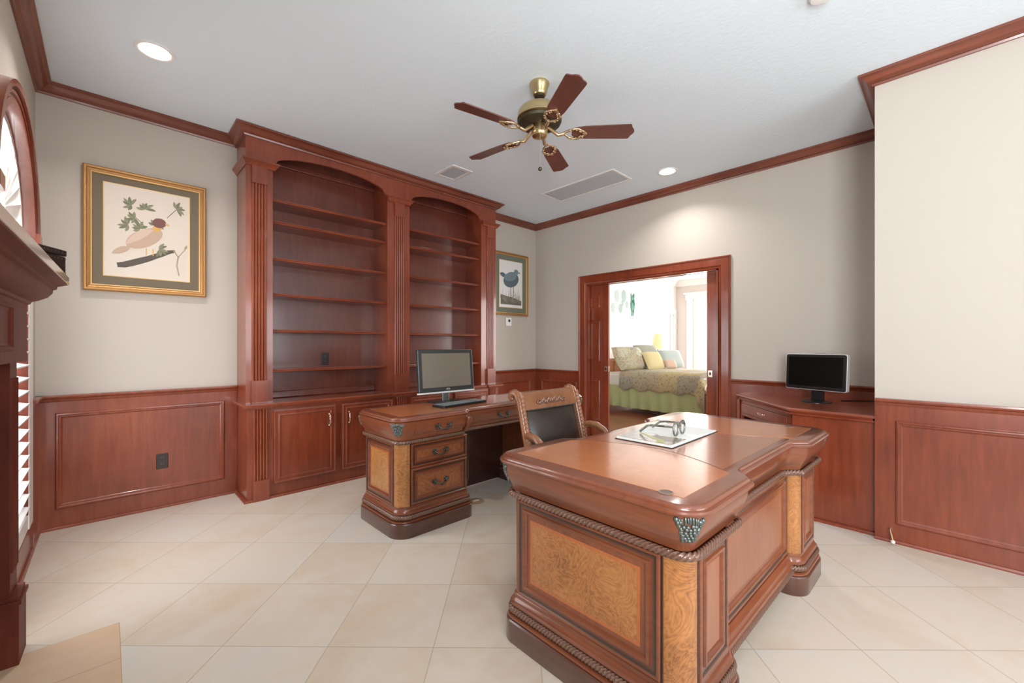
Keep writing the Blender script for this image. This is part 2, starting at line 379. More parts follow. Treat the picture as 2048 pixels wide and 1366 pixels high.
def text_mesh(name, body, size, depth, mat, parent, mw):
    cu = bpy.data.curves.new(name, 'FONT'); cu.body = body; cu.size = size; cu.extrude = depth; cu.align_x = 'CENTER'; cu.align_y = 'CENTER'
    t = bpy.data.objects.new('t', cu); COL.objects.link(t); bpy.context.view_layer.update()
    me = bpy.data.meshes.new_from_object(t.evaluated_get(bpy.context.evaluated_depsgraph_get())); bpy.data.objects.remove(t)
    me.transform(mw); me.materials.clear(); me.materials.append(M[mat])
    o = bpy.data.objects.new(name, me); COL.objects.link(o); o.parent = parent
    return o

# ------------------------------------------------------------------ room shell
T = .12
struct('floor', MB().box(XL-T, YB-T, -.06, XB+T, YA+T, 0), 'tile')
struct('ceiling', MB().box(XL-T, YB-T, ZC, XB+T, YA+T, ZC+.08), 'ceil')
b = MB(); b.box(XL-T, YA, 0, XB+T, YA+T, ZC); struct('wall_front', b, 'wall')
# left wall with the arched window opening (y 2.56..3.86)
WY0, WY1, WZ0, WZS, WZT = 2.62, 3.86, .24, 1.90, 2.42
def arch_pts(y0, y1, zs, zt, n=24):
    c = (y0+y1)/2; a = (y1-y0)/2
    return [(c+a*math.cos(PI*k/n), zs+(zt-zs)*math.sin(PI*k/n)) for k in range(n+1)]
b = MB(); b.box(XL-T, YB-T, 0, XL, -1.4, ZC); b.box(XL-T, -.3, 0, XL, WY0, ZC); b.box(XL-T, -1.4, 0, XL, -.3, .8); b.box(XL-T, -1.4, 2.5, XL, -.3, ZC); b.box(XL-T, WY1, 0, XL, YA+T, ZC); b.box(XL-T, WY0, 0, XL, WY1, WZ0)
ap = arch_pts(WY0, WY1, WZS, WZT)
for k in range(len(ap)-1):
    (y1_, z1_), (y0_, z0_) = ap[k], ap[k+1]
    b.add([(XL-T, y0_, z0_), (XL-T, y1_, z1_), (XL-T, y1_, ZC), (XL-T, y0_, ZC), (XL, y0_, z0_), (XL, y1_, z1_), (XL, y1_, ZC), (XL, y0_, ZC)],
          [(0, 3, 2, 1), (4, 5, 6, 7), (0, 1, 5, 4), (2, 3, 7, 6)])
struct('wall_left', b, 'wall')
DY0, DY1, DZ = 1.64, 3.25, 2.055
b = MB(); 
for y0, y1, c in ((YJ, .80, 0), (.80, DY0, 1), (DY1+.04, 3.98, 1), (3.98, YA+T, 0)):
    if c: b.box(XB, y0, 0, XB+.05, y1, 2.07); b.box(XB+.11, y0, 0, XB+T, y1, 2.07); b.box(XB, y0, 2.07, XB+T, y1, ZC)
    else: b.box(XB, y0, 0, XB+T, y1, ZC)
b.box(XB, DY0, DZ, XB+T, DY1+.04, ZC); struct('far_wall', b, 'wall')
b = MB(); b.box(XR, YB-T, 0, XR+T, YJ, ZC); b.box(XR+T, YJ-T, 0, XB+T, YJ, ZC); struct('wall_right', b, 'wall')
BW = [(.6, 1.9), (2.1, 3.4)]
b = MB(); b.box(XL-T, YB-T, 0, XR+T, YB, .8); b.box(XL-T, YB-T, 2.7, XR+T, YB, ZC)
for x0, x1 in ((XL-T, .6), (1.9, 2.1), (3.4, XR+T)): b.box(x0, YB-T, .8, x1, YB, 2.7)
struct('wall_back', b, 'wall')
for i, (x0, x1) in enumerate(BW):
    wn = struct('window_%d' % (i+2), frame(MB(), (x1+.06, YB, .74), (-1, 0, 0), (0, 0, 1), x1-x0+.12, 2.02, [(0, -.0), (0, .03), (.07, .03), (.07, 0)]), 'cherry')
    g = MB()
    for k in range(1, 3): g.box(x0+(x1-x0)*k/3-.012, YB-.08, .8, x0+(x1-x0)*k/3+.012, YB-.05, 2.7)
    for k in range(1, 4): g.box(x0, YB-.08, .8+1.9*k/4-.012, x1, YB-.05, .8+1.9*k/4+.012)
    build('window_grille', g, 'white', wn)

wn = struct('window_5', frame(MB(), (XL, -1.48, .72), (0, 1, 0), (0, 0, 1), 1.26, 1.86, [(0, 0), (0, .03), (.08, .03), (.08, 0)]), 'cherry')  # made-up window out of view, added for the fill lamp behind it
build('window_grille', MB().box(XL-.08, -.87, .8, XL-.05, -.83, 2.5).box(XL-.08, -1.4, 1.63, XL-.05, -.3, 1.67), 'white', wn)
# crown moulding around the office
CP = .078
crown = [(0, 2.938), (.012, 2.938), (.016, 2.95), (.028, 2.953), (.045, 2.968), (.058, 2.985), (.068, 2.992), (CP, 2.995), (CP, ZC), (0, ZC)]
path = [(XL, YB), (XL, YA), (.795, YA)]
struct('trim_1', sweep(MB(), path, crown), 'crown', smooth=30)
path = [(3.475, YA), (XB, YA), (XB, YJ), (XR, YJ), (XR, YB)]
struct('trim_2', sweep(MB(), path, crown), 'crown', smooth=30)
# wainscot
rail = [(0, .835), (.014, .835), (.014, .865), (.02, .872), (.024, .885), (.036, .892), (.04, .902), (.038, .912), (0, .912)]
shoe = [(0, 0), (.026, 0), (.026, .008), (.02, .018), (.014, .02), (0, .02)]
def wains(name, path, panels, shoe_on=True, sheet=.012):
    b = MB()
    sweep(b, path, [(0, .02), (sheet, .02), (sheet, .84), (0, .84)]); sweep(b, path, rail)
    if shoe_on: sweep(b, path, shoe)
    PRF = [(0, 0), (0, .006), (.006, .012), (.014, .013), (.02, .008), (.026, .008), (.032, .004), (.036, 0)]
    for O, U, w, z0, z1 in panels:
        frame(b, O+(z0,), U+(0,), (0, 0, 1), w, z1-z0, PRF)
    return struct(name, b, 'cherry', smooth=28)
S = .0125
wains('trim_3', [(XL, 2.75), (XL, YA)][::1] if False else [(XL, YA-.001), (.795, YA-.001)], [((-.255, YA-S), (1, 0), .96, .135, .79)])
wains('trim_4', [(3.475, YA-.001), (XB, YA-.001)], [((3.60, YA-S), (1, 0), .83, .135, .76)])
wains('trim_5', [(XB-.001, YA), (XB-.001, 3.40)], [((XB-S, 4.085), (0, -1), .64, .135, .76)])
wains('trim_6', [(XB-.001, 1.512), (XB-.001, YJ)], [((XB-S, 1.462), (0, -1), .9, .135, .76)])
wains('trim_7', [(XR-.001, YJ+.001), (XR-.001, YB)], [((XR-S, .222), (0, -1), .80, .12, .775), ((XR-S, -.70), (0, -1), .80, .12, .775), ((XR-S, -1.62), (0, -1), .72, .12, .775)])
b = MB(); sweep(b, [(XL+.001, WY1+.06), (XL+.001, YA)], [(0, .02), (.012, .02), (.012, .84), (0, .84)]); sweep(b, [(XL, WY1+.06), (XL, YA)], rail); sweep(b, [(XL, 2.70), (XL, YA)], shoe); struct('trim_8', b, 'cherry')
# corner bead of the jog wall
struct('trim_9', MB().box(XR-.002, YJ-.01, .912, XR+.004, YJ+.002, 2.935), 'wall')

# ------------------------------------------------------------------ doorway to the bedroom
cas = [(0, 0), (0, .024), (.012, .026), (.02, .018), (.09, .018), (.1, .012), (.118, .008), (.122, 0)]
b = MB()
def casing_path(pts, prof, mb):
    rings = []
    P = [Vector(p) for p in pts]
    return
# casing: three mitred members, outer edge first (y, z)
yo0, yo1, zo = 1.512, 3.408, 2.168
rings = []
for (y, z, sy, sz) in ((yo1, 0, -1, 0), (yo1, zo, -1, -1), (yo0, zo, 1, -1), (yo0, 0, 1, 0)):
    rings.append([(XB-l, y+sy*i, z+sz*i) for i, l in cas])
b.loft(rings, True, True, True)
struct('door_1', b, 'cherry', smooth=28)
D1 = bpy.data.objects['door_1']
b = MB()
b.box(XB, DY0-.02, 0, XB+.045, DY0+.02, DZ); b.box(XB+.085, DY0-.02, 0, XB+T+.01, DY0+.02, DZ)
b.box(XB, DY1+.02, 0, XB+.045, DY1+.06, DZ); b.box(XB+.085, DY1+.02, 0, XB+T+.01, DY1+.06, DZ)
b.box(XB, DY0-.02, DZ-.02, XB+.045, DY1+.06, DZ+.02); b.box(XB+.085, DY0-.02, DZ-.02, XB+T+.01, DY1+.06, DZ+.02)
build('door_jamb', b, 'cherry', D1)
def pocket_door(name, y_edge, sgn, label):
    """sliding slab, y_edge is its free edge, body extends in sgn*y into the wall pocket"""
    t = thing(name, label, 'door', (4.63, y_edge, 0))
    x0, x1 = -.017, .017
    b = MB(); b.box(x0, 0, .012, x1, sgn*.95, 2.04)
    build('slab', b, 'cherry', t)
    p = MB()
    for z0, z1 in ((.267, .82), (1.026, 1.587), (1.725, 1.915)):
        for yy in (.105, .52):
            ya = sgn*yy; yb = sgn*(yy+.30)
            y_a, y_b = max(ya, yb), min(ya, yb)
            frame(p, (x0, y_a, z0), (0, -1, 0), (0, 0, 1), y_a-y_b, z1-z0, [(0, -.002), (0, .004), (.012, .006), (.02, .0015), (.035, .007), (.04, .008), (.05, -.002)])
            plate(p, (x0, y_a-.045, z0+.045), (0, -1, 0), (0, 0, 1), y_a-y_b-.09, z1-z0-.09, -.001, .0075)
    build('raised_panel', p, 'cherry', t, smooth=25)
    h = MB(); h.box(x0-.004, sgn*.012, .915, x0, sgn*.055, .985); h.box(x0-.006, sgn*.02, .925, x0-.004, sgn*.047, .932); h.box(x0-.006, sgn*.02, .968, x0-.004, sgn*.047, .975); h.box(-.012, -sgn*.003, .915, .012, 0, .985)
    pl = build('pull_plate', h, 'nickel', t, label='polished nickel pull plate')
    build('recess', MB().box(x0-.0045, sgn*.024, .935, x0-.0042, sgn*.043, .965), 'dark_plate', pl)
    return t
pocket_door('pocket_door', 3.005, 1, 'cherry pocket door showing raised panels, standing half out of the doorway jamb behind the chair')
pocket_door('pocket_door', 1.775, -1, 'narrow plain cherry pocket door edge in the bedroom doorway jamb beside the corner desk')

# ------------------------------------------------------------------ left window
ar = arch_pts(WY0-.0, WY1+.0, WZS, WZT, 28)
def arch_band(mb, i0, i1, l0, l1, y0=WY0, y1=WY1, zs=WZS, zt=WZT, zb=WZS, leg=0):
    """band between inset i0 and i1 (negative = outward) raised to X = XL + l"""
    ring_pts = []
    def curve(d):
        a = arch_pts(y0+d, y1-d, zs, zt-d, 28)
        return ([(a[0][0], leg)] if leg is not None else [])+a+([(a[-1][0], leg)] if leg is not None else [])
    A_, B_ = curve(i0), curve(i1)
    rings = [[(XL+l0, A_[k][0], A_[k][1]), (XL+l1, A_[k][0], A_[k][1]), (XL+l1, B_[k][0], B_[k][1]), (XL+l0, B_[k][0], B_[k][1])] for k in range(len(A_))]
    return mb.loft(rings, True, True, True)
b = MB()
arch_band(b, -.085, 0, -.01, .022, leg=WZS); arch_band(b, -.10, -.07, 0, .045, leg=WZS); arch_band(b, -.055, -.04, 0, .032, leg=WZS); arch_band(b, -.02, .012, -.09, .03, leg=WZS)
b.box(XL, WY1, .022, XL+.02, WY1+.045, .165); b.box(XL, WY0-.085, .06, XL+.022, WY0, WZS)
b.box(XL, WY1-.01, WZS-.03, XL+.05, WY1+.10, WZS+.03); b.box(XL, WY0-.10, WZS-.03, XL+.05, WY0+.01, WZS+.03)
b.box(XL, WY0-.085, .022, XL+.012, WY1+.0, .165)
b.box(XL-T+.012, WY1-.012, WZ0, XL-.052, WY1, WZS); b.box(XL-T+.012, WY0, WZ0, XL-.052, WY0+.012, WZS); b.box(XL-T+.012, WY0, WZ0, XL-.052, WY1, WZ0+.012)
w1 = struct('window_1', b, 'cherry', smooth=30)
# pane of daylight behind the shutters
fs = MB(); fan_c = ((WY0+WY1)/2, WZS+.03)
arch_band(fs, .012, .05, -.05, -.02, leg=WZS)
fs.box(XL-.05, WY0, WZS-.01, XL-.02, WY1, WZS+.03)
for k in range(1, 14):
    a = PI*k/14; ca, sa = math.cos(a), math.sin(a); L1 = .58; L2 = .48
    p0 = Vector((XL-.035, fan_c[0]+.08*ca, fan_c[1]+.07*sa)); p1 = Vector((XL-.035, fan_c[0]+L1*ca, fan_c[1]+(WZT-WZS-.05)*sa))
    wv = Vector((.2, -sa*.98, ca*.98)).normalized()
    fs.add([tuple(p0-wv*.012), tuple(p0+wv*.012), tuple(p1+wv*.05), tuple(p1-wv*.05), tuple(p0-wv*.012+Vector((.006, 0, 0))), tuple(p0+wv*.012+Vector((.006, 0, 0))), tuple(p1+wv*.05+Vector((.006, 0, 0))), tuple(p1-wv*.05+Vector((.006, 0, 0)))],
           [(0, 1, 2, 3), (7, 6, 5, 4), (0, 4, 5, 1), (1, 5, 6, 2), (2, 6, 7, 3), (3, 7, 4, 0)])
build('inner_jamb', MB().box(XL-T+.01, 3.716, .26, XL+.012, 3.731, 1.80), 'mantel', w1)
build('sunburst_shutter', fs, 'shutter', w1)
g = MB(); g.box(XL-.105, WY0, WZ0, XL-.10, WY1, WZS)
aa = arch_pts(WY0, WY1, WZS, WZT, 28)
g.poly([(XL-.10, y, z) for y, z in aa]); build('pane', g, 'glass', w1)

sh = thing('plantation_shutter', 'white louvred plantation shutters between the fireplace and the picture wall', 'shutter', (XL-.029, 3.3, 0))
b = MB(); fy0, fy1 = 2.885-3.3, 3.905-3.3
for y0, y1 in ((fy1-.17, fy1), (fy0, fy0+.05)): b.box(.012, y0, .17, .045, y1, 1.87)
b.box(.004, fy0, 1.80, .04, fy1, 1.87); b.box(.004, fy0, .17, .04, fy1, .26)
build('frame', b, 'shutter', sh, bevel=.003)
b = MB()
for k in range(20):
    z = .31+k*.0755
    b.m = Matrix.Translation((.018, 0, z)) @ Matrix.Rotation(R(12), 4, 'Y'); b.box(-.03, fy0+.055, -.0045, .03, fy1-.172, .0045)
b.m = Matrix(); build('louvres', b, 'shutter', sh)

# ------------------------------------------------------------------ fireplace
fp = thing('fireplace_mantel', 'dark glossy mahogany fireplace mantel with fluted leg beside the white shutters', 'fireplace', (XL+.001, 2.66, 0), R(-1.76))
# local: x outwards from wall, y along wall (0 = far end of leg), z up
for y0, y1 in ((-.13, 0), (-1.6, -1.47)): build('leg', MB().box(.01, y0, .26, .076, y1, 1.19), 'mantel', fp, bevel=.002)
b = MB()
for k in range(5): b.tube([(.074, -.115+.025*k, .36), (.074, -.115+.025*k, 1.12)], .0085, 8)
build('fluting', b, 'mantel', fp, smooth=40)
for y0, y1 in ((-.14, .01), (-1.61, -1.46)):
    b = MB(); b.box(.003, y0, 0, .10, y1, .235); b.prism([(.003, y0-.0), (.106, y0-.0), (.106, y1+.006), (.003, y1+.006)], .235, .252); b.box(.003, y0+.004, .252, .098, y1-.004, .268); build('plinth', b, 'mantel', fp, bevel=.002)
b = MB(); b.box(.004, -1.62, 1.185, .102, .012, 1.44)
frame(b, (.102, -1.45, 1.23), (0, 1, 0), (0, 0, 1), 1.14, .17, [(0, 0), (0, .006), (.012, .01), (.02, .002), (.03, 0)])
build('frieze', b, 'mantel', fp, bevel=.002)
b = MB(); prof = [(.02, 1.40), (.022, 1.42), (.03, 1.425), (.034, 1.435), (.05, 1.442), (.075, 1.46), (.088, 1.48), (.09, 1.495), (.10, 1.50), (.102, 1.512), (.13, 1.525), (.13, 1.53), (-.1, 1.53), (-.1, 1.40)]
pth = [(.004, -1.62), (.122, -1.62), (.122, .012), (.004, .012)]
pth = [(0.004, -1.62), (.078, -1.62), (.078, .012), (0.004, .012)]
sweep(b, pth, [(max(d, .0), z) for d, z in prof][:-2]+[(0, 1.53), (0, 1.40)])
build('cornice', b, 'mantel', fp, smooth=32)
b = MB(); b.prism(fillet([(.003, -1.83), (.209, -1.83), (.209, .205), (.003, .205)], 0), 1.53, 1.57)
build('shelf', b, 'mantel_gloss', fp, bevel=.004)
b = MB(); b.box(.003, -1.46, 0, .02, -.14, 1.185); build('surround', b, 'dark_plate', fp)
b = MB(); b.m = Matrix.Translation((-.195, 2.805, 1.5702)) @ Matrix.Rotation(R(59), 4, 'Z')
lb = thing('leather_box', 'small dark studded leather box on the end of the fireplace mantel', 'box', (-.177, 2.775, 1.5715), R(59))
build('body', MB().box(-.075, 0, 0, .075, .08, .088), 'leather', lb, bevel=.004)
build('lid', MB().box(-.078, -.003, .09, .078, .083, .118), 'leather', lb, bevel=.005)
b = MB()
for k in range(8):
    for z in (.012, .076, .104): b.ball((-.066+.019*k, -.002, z), .0032, n=6, m=4)
for z in (.03, .048): b.ball((.066, -.002, z), .0032, n=6, m=4); b.ball((-.066, -.002, z), .0032, n=6, m=4)
build('studs', b, 'nail', lb)
struct('hearth_floor', MB().box(XL, .9, 0, .04, 2.59, .0015), 'hearth')

# ------------------------------------------------------------------ bookcase
bk = thing('bookcase', 'tall built-in cherry bookcase with two arched bays, fluted pilasters and cabinets below', 'bookcase', (2.135, YA, 0))
def BX(x): return x-2.135
YF = 3.89-YA; YL = 3.85-YA
SH = [1.05, 1.385, 1.69, 1.99, 2.30, 2.485]
BAYS = [(.99, 2.02), (2.27, 3.24)]
PIL = [(.835, .945), (2.095, 2.205), (3.325, 3.435)]
build('back_panel', MB().box(BX(.80), -.02, .78, BX(3.47), -.004, ZC-.004), 'cherry_back', bk)
for x0, x1 in ((.7965, .815), (3.455, 3.4735)):
    build('side_panel', MB().box(BX(x0), -.004, 0.001, BX(x1), YF+.02, ZC-.003), 'cherry', bk)
b = MB()
for x0, x1 in ((.795, .99), (2.02, 2.27), (3.24, 3.475)): b.box(BX(x0), YF, .78, BX(x1), YF+.022, 2.95)
for x in (.99, 2.02, 2.27, 3.24):
    b.box(BX(x)-(.02 if x in (.99, 2.27) else 0), YF+.02, .78, BX(x)+(0 if x in (.99, 2.27) else .02), -.01, 2.99)
# arched header
for x0, x1 in BAYS:
    n = 24; top = 2.95; zs, zt = 2.735, 2.875
    for k in range(n):
        a0, a1 = k/n, (k+1)/n
        f = lambda a: zs+(zt-zs)*math.sqrt(max(0, 1-(2*a-1)**2))**.82
        xa, xb_ = BX(x0+(x1-x0)*a0), BX(x0+(x1-x0)*a1)
        b.add([(xa, YF, f(a0)), (xb_, YF, f(a1)), (xb_, YF, top), (xa, YF, top), (xa, YF+.022, f(a0)), (xb_, YF+.022, f(a1)), (xb_, YF+.022, top), (xa, YF+.022, top)],
              [(0, 1, 2, 3), (7, 6, 5, 4), (0, 4, 5, 1)])
build('face_frame', b, 'cherry', bk, smooth=20)
build('crown_molding', sweep(MB(), [(BX(.795), 0), (BX(.795), YF), (BX(3.475), YF), (BX(3.475), 0)], [(d, z-.004) for d, z in crown]), 'crown', bk, smooth=30)
b = MB()
for x0, x1 in BAYS:
    b.box(BX(x0), -.05, 2.86, BX(x1), -.02, 2.90)
build('inner_cornice', b, 'cherry_back', bk, bevel=.008)
for x0, x1 in BAYS:
    for z in SH:
        s = MB(); s.box(BX(x0)+.001, YF+.035, z-.022, BX(x1)-.001, -.021, z)
        s.tube([(BX(x0)+.001, YF+.033, z-.006), (BX(x1)-.001, YF+.033, z-.006)], .006, 8); s.tube([(BX(x0)+.001, YF+.034, z-.018), (BX(x1)-.001, YF+.034, z-.018)], .005, 8)
        build('shelf', s, 'cherry_h', bk, smooth=40)
for x0, x1 in PIL:
    p = MB(); y = YF
    p.box(BX(x0), y-.022, 2.565, BX(x1), y, 2.71); p.box(BX(x0)-.003, y-.028, .782, BX(x1)+.003, y, .965)
    for k in range(5): p.tube([(BX(x0)+.012+k*(x1-x0-.024)/4, y-.004, .965), (BX(x0)+.012+k*(x1-x0-.024)/4, y-.004, 2.565)], .0105, 8)
    p.box(BX(x0)+.002, YL-.004, .165, BX(x1)-.002, YL+.02, .74)
    for k in range(5): p.tube([(BX(x0)+.012+k*(x1-x0-.024)/4, YL-.006, .165), (BX(x0)+.012+k*(x1-x0-.024)/4, YL-.006, .74)], .0105, 8)
    p.box(BX(x0)-.003, YL-.03, 0, BX(x1)+.003, YL, .165)
    build('pilaster', p, 'cherry', bk, smooth=35)
CAPP = [(0, 2.70), (.004, 2.70), (.01, 2.712), (.028, 2.735), (.034, 2.738), (.034, 2.75), (0, 2.75)]
for pts in ([(BX(.795), -.002), (BX(.795), YF-.02), (BX(1.0), YF-.02), (BX(1.0), YF)], [(BX(2.03), YF), (BX(2.03), YF-.02), (BX(2.26), YF-.02), (BX(2.26), YF)], [(BX(3.26), YF), (BX(3.26), YF-.02), (BX(3.475), YF-.02), (BX(3.475), -.002)]):
    b = MB(); sweep(b, pts, CAPP); xs = [p[0] for p in pts]; b.box(min(xs)+.001, YF-.019, 2.701, max(xs)-.001, YF, 2.749); build('pilaster_capital', b, 'cherry', bk, smooth=30)
# base cabinet
b = MB(); b.box(BX(.796), YL, .0, BX(3.474), YF+.03, .745)
sweep(b, [(BX(.795), 0), (BX(.795), YL), (BX(3.475), YL), (BX(3.475), 0)], [(0, 0), (.022, 0), (.022, .008), (.014, .018), (0, .02)])
build('base_cabinet', b, 'cherry', bk)
op = [(BX(.795), -.002), (BX(.795), YL-.03), (BX(.965), YL-.03), (BX(.965), YL-.008), (BX(2.065), YL-.008), (BX(2.065), YL-.03), (BX(2.235), YL-.03), (BX(2.235), YL-.008), (BX(3.305), YL-.008), (BX(3.305), YL-.03), (BX(3.475), YL-.03), (BX(3.475), -.002)]
b = MB(); ring_loft(b, op, [(.004, .738), (.008, .746), (.012, .75), (.03, .753), (.034, .762), (.034, .772), (.028, .78)])
build('countertop', b, 'cherry_h', bk, smooth=28)
b = MB()
for x0, x1 in BAYS: b.box(BX(x0), -.05, .78, BX(x1), -.02, .84)
build('ledge', b, 'cherry_back', bk, bevel=.008)
def cab_door(x0, x1, z0, z1, side):
    b = MB(); y = YL-.001
    b.box(BX(x0), y-.018, z0, BX(x1), y, z1)
    frame(b, (BX(x0), y-.018, z0), (1, 0, 0), (0, 0, 1), x1-x0, z1-z0, [(0, 0), (0, .004), (.008, .007), (.014, .003), (.03, .002), (.036, .006), (.044, .007), (.05, .0)])
    d = build('cabinet_door', b, 'cherry', bk, smooth=25)
    hx = BX(x1-.06 if side else x0+.06); hz = z1-.125
    h = MB(); h.tube([(hx, y-.018, hz-.045), (hx, y-.04, hz-.04), (hx, y-.046, hz), (hx, y-.04, hz+.04), (hx, y-.018, hz+.045)], [.005, .006, .0045, .006, .005], 8)
    for z in (-.05, .05): h.ball((hx, y-.024, hz+z), .008, n=8, m=5)
    h.ball((hx, y-.046, hz), .0065, n=8, m=5); h.ball((hx, y-.045, hz+.02), .006, n=8, m=5); h.ball((hx, y-.045, hz-.02), .006, n=8, m=5)
    build('handle', h, 'nickel', d, smooth=50, label='pale polished pull')
cab_door(.985, 1.487, .115, .715, True); cab_door(1.545, 2.045, .115, .715, False)
cab_door(2.255, 2.745, .115, .715, True); cab_door(2.805, 3.285, .115, .715, False)

def outlet(loc, rz, label, mat='dark_plate'):
    t = thing('wall_outlet', label, 'outlet', loc, rz)   # local: x across, -y out of the wall
    build('cover_plate', MB().box(-.036, -.006, -.058, .036, 0, .058), mat, t, bevel=.003)
    b = MB()
    for z in (-.022, .022): b.box(-.017, -.0075, z-.015, .017, -.005, z+.015)
    r = build('receptacle', b, mat, t)
    b = MB()
    for z in (-.022, .022):
        for x in (-.007, .006): b.box(x, -.0085, z-.003, x+.0025, -.0074, z+.008)
    build('slots', b, 'nail', r)
outlet((.304, YA-.0135, .36), 0, 'dark bronze power outlet in the wainscot panel under the large framed picture')
outlet((1.521, YA-.0205, 1.12), 0, 'dark power outlet on the back board inside the larger-looking bookcase bay')

# ------------------------------------------------------------------ framed prints
LAY = [0.0]
def lay():
    LAY[0] = (LAY[0]+.00001) % .0009; return LAY[0]
def leaf(mb, c, ang, L_, w, y, bend=0):
    y -= lay()
    pts = []
    n = 7
    for k in range(n+1):
        t = k/n; pts.append((t*L_, w*math.sin(PI*t)**.8+bend*math.sin(PI*t)))
    for k in range(n-1, 0, -1):
        t = k/n; pts.append((t*L_, -w*math.sin(PI*t)**.8+bend*math.sin(PI*t)))
    ca, sa = math.cos(ang), math.sin(ang)
    mb.poly([(c[0]+x*ca-z*sa, y, c[1]+x*sa+z*ca) for x, z in pts])
def blob(mb, c, rx, rz, ang, y, n=20):
    y -= lay()
    ca, sa = math.cos(ang), math.sin(ang)
    mb.poly([(c[0]+rx*math.cos(t)*ca-rz*math.sin(t)*sa, y, c[1]+rx*math.cos(t)*sa+rz*math.sin(t)*ca) for t in [2*PI*k/n for k in range(n)]])
def ribbon(mb, pts, ws, y):
    Lf, Rt = [], []
    for i, p in enumerate(pts):
        a = Vector(pts[max(i-1, 0)]); b_ = Vector(pts[min(i+1, len(pts)-1)]); t = (b_-a).normalized(); nn = Vector((-t.y, t.x)); q = Vector(p); w = ws[i] if isinstance(ws, (list, tuple)) else ws
        Lf.append(q+nn*w); Rt.append(q-nn*w)
    for i in range(len(pts)-1): mb.add([(v.x, y, v.y) for v in (Lf[i], Lf[i+1], Rt[i+1], Rt[i])], [(0, 1, 2, 3)])
P_ = lambda n, c, r=.7: M.setdefault(n, plain(n, c, r))
P_('ink_leaf', (118, 122, 98)); P_('ink_leaf2', (142, 138, 110)); P_('ink_bark', (92, 84, 76)); P_('ink_tan', (196, 168, 146)); P_('ink_rose', (214, 188, 170)); P_('ink_plum', (122, 82, 76)); P_('ink_ochre', (214, 170, 92)); P_('ink_slate', (92, 108, 114)); P_('ink_slate2', (120, 138, 146)); P_('ink_straw', (168, 156, 128)); P_('ink_ground', (112, 106, 96))
def picture(name, label, x0, x1, z0, z1, fw, matw, matmat, papermat, art):
    t = thing(name, label, 'picture', ((x0+x1)/2, YA-.012, z0)); w = x1-x0; h = z1-z0; X0 = -w/2
    f = frame(MB(), (X0, 0, 0), (1, 0, 0), (0, 0, 1), w, h, [(0, -.01), (0, .022), (fw*.15, .028), (fw*.38, .028), (fw*.5, .018), (fw*.8, .012), (fw, .006), (fw, -.01)])
    build('frame', f, 'gold', t, smooth=30)
    f = frame(MB(), (X0+fw*.86, 0, fw*.86), (1, 0, 0), (0, 0, 1), w-fw*1.72, h-fw*1.72, [(0, 0), (0, .016), (.006, .016), (.009, .006), (.009, 0)]); build('inner_fillet', f, 'gold2', t)
    build('mat_board', plate(MB(), (X0+fw*.8, 0, fw*.8), (1, 0, 0), (0, 0, 1), w-fw*1.6, h-fw*1.6, -.008, .002), matmat, t)
    px, pz = X0+fw+matw[0], fw+matw[1]; pw, ph = w-2*fw-2*matw[0], h-2*fw-matw[1]-matw[2]
    build('print_border', plate(MB(), (px-.006, 0, pz-.006), (1, 0, 0), (0, 0, 1), pw+.012, ph+.012, .002, .003), 'gold2', t)
    pr_ = build('print', plate(MB(), (px, 0, pz), (1, 0, 0), (0, 0, 1), pw, ph, .003, .0036), papermat, t)
    art(pr_, px, pz, pw, ph)
    return t
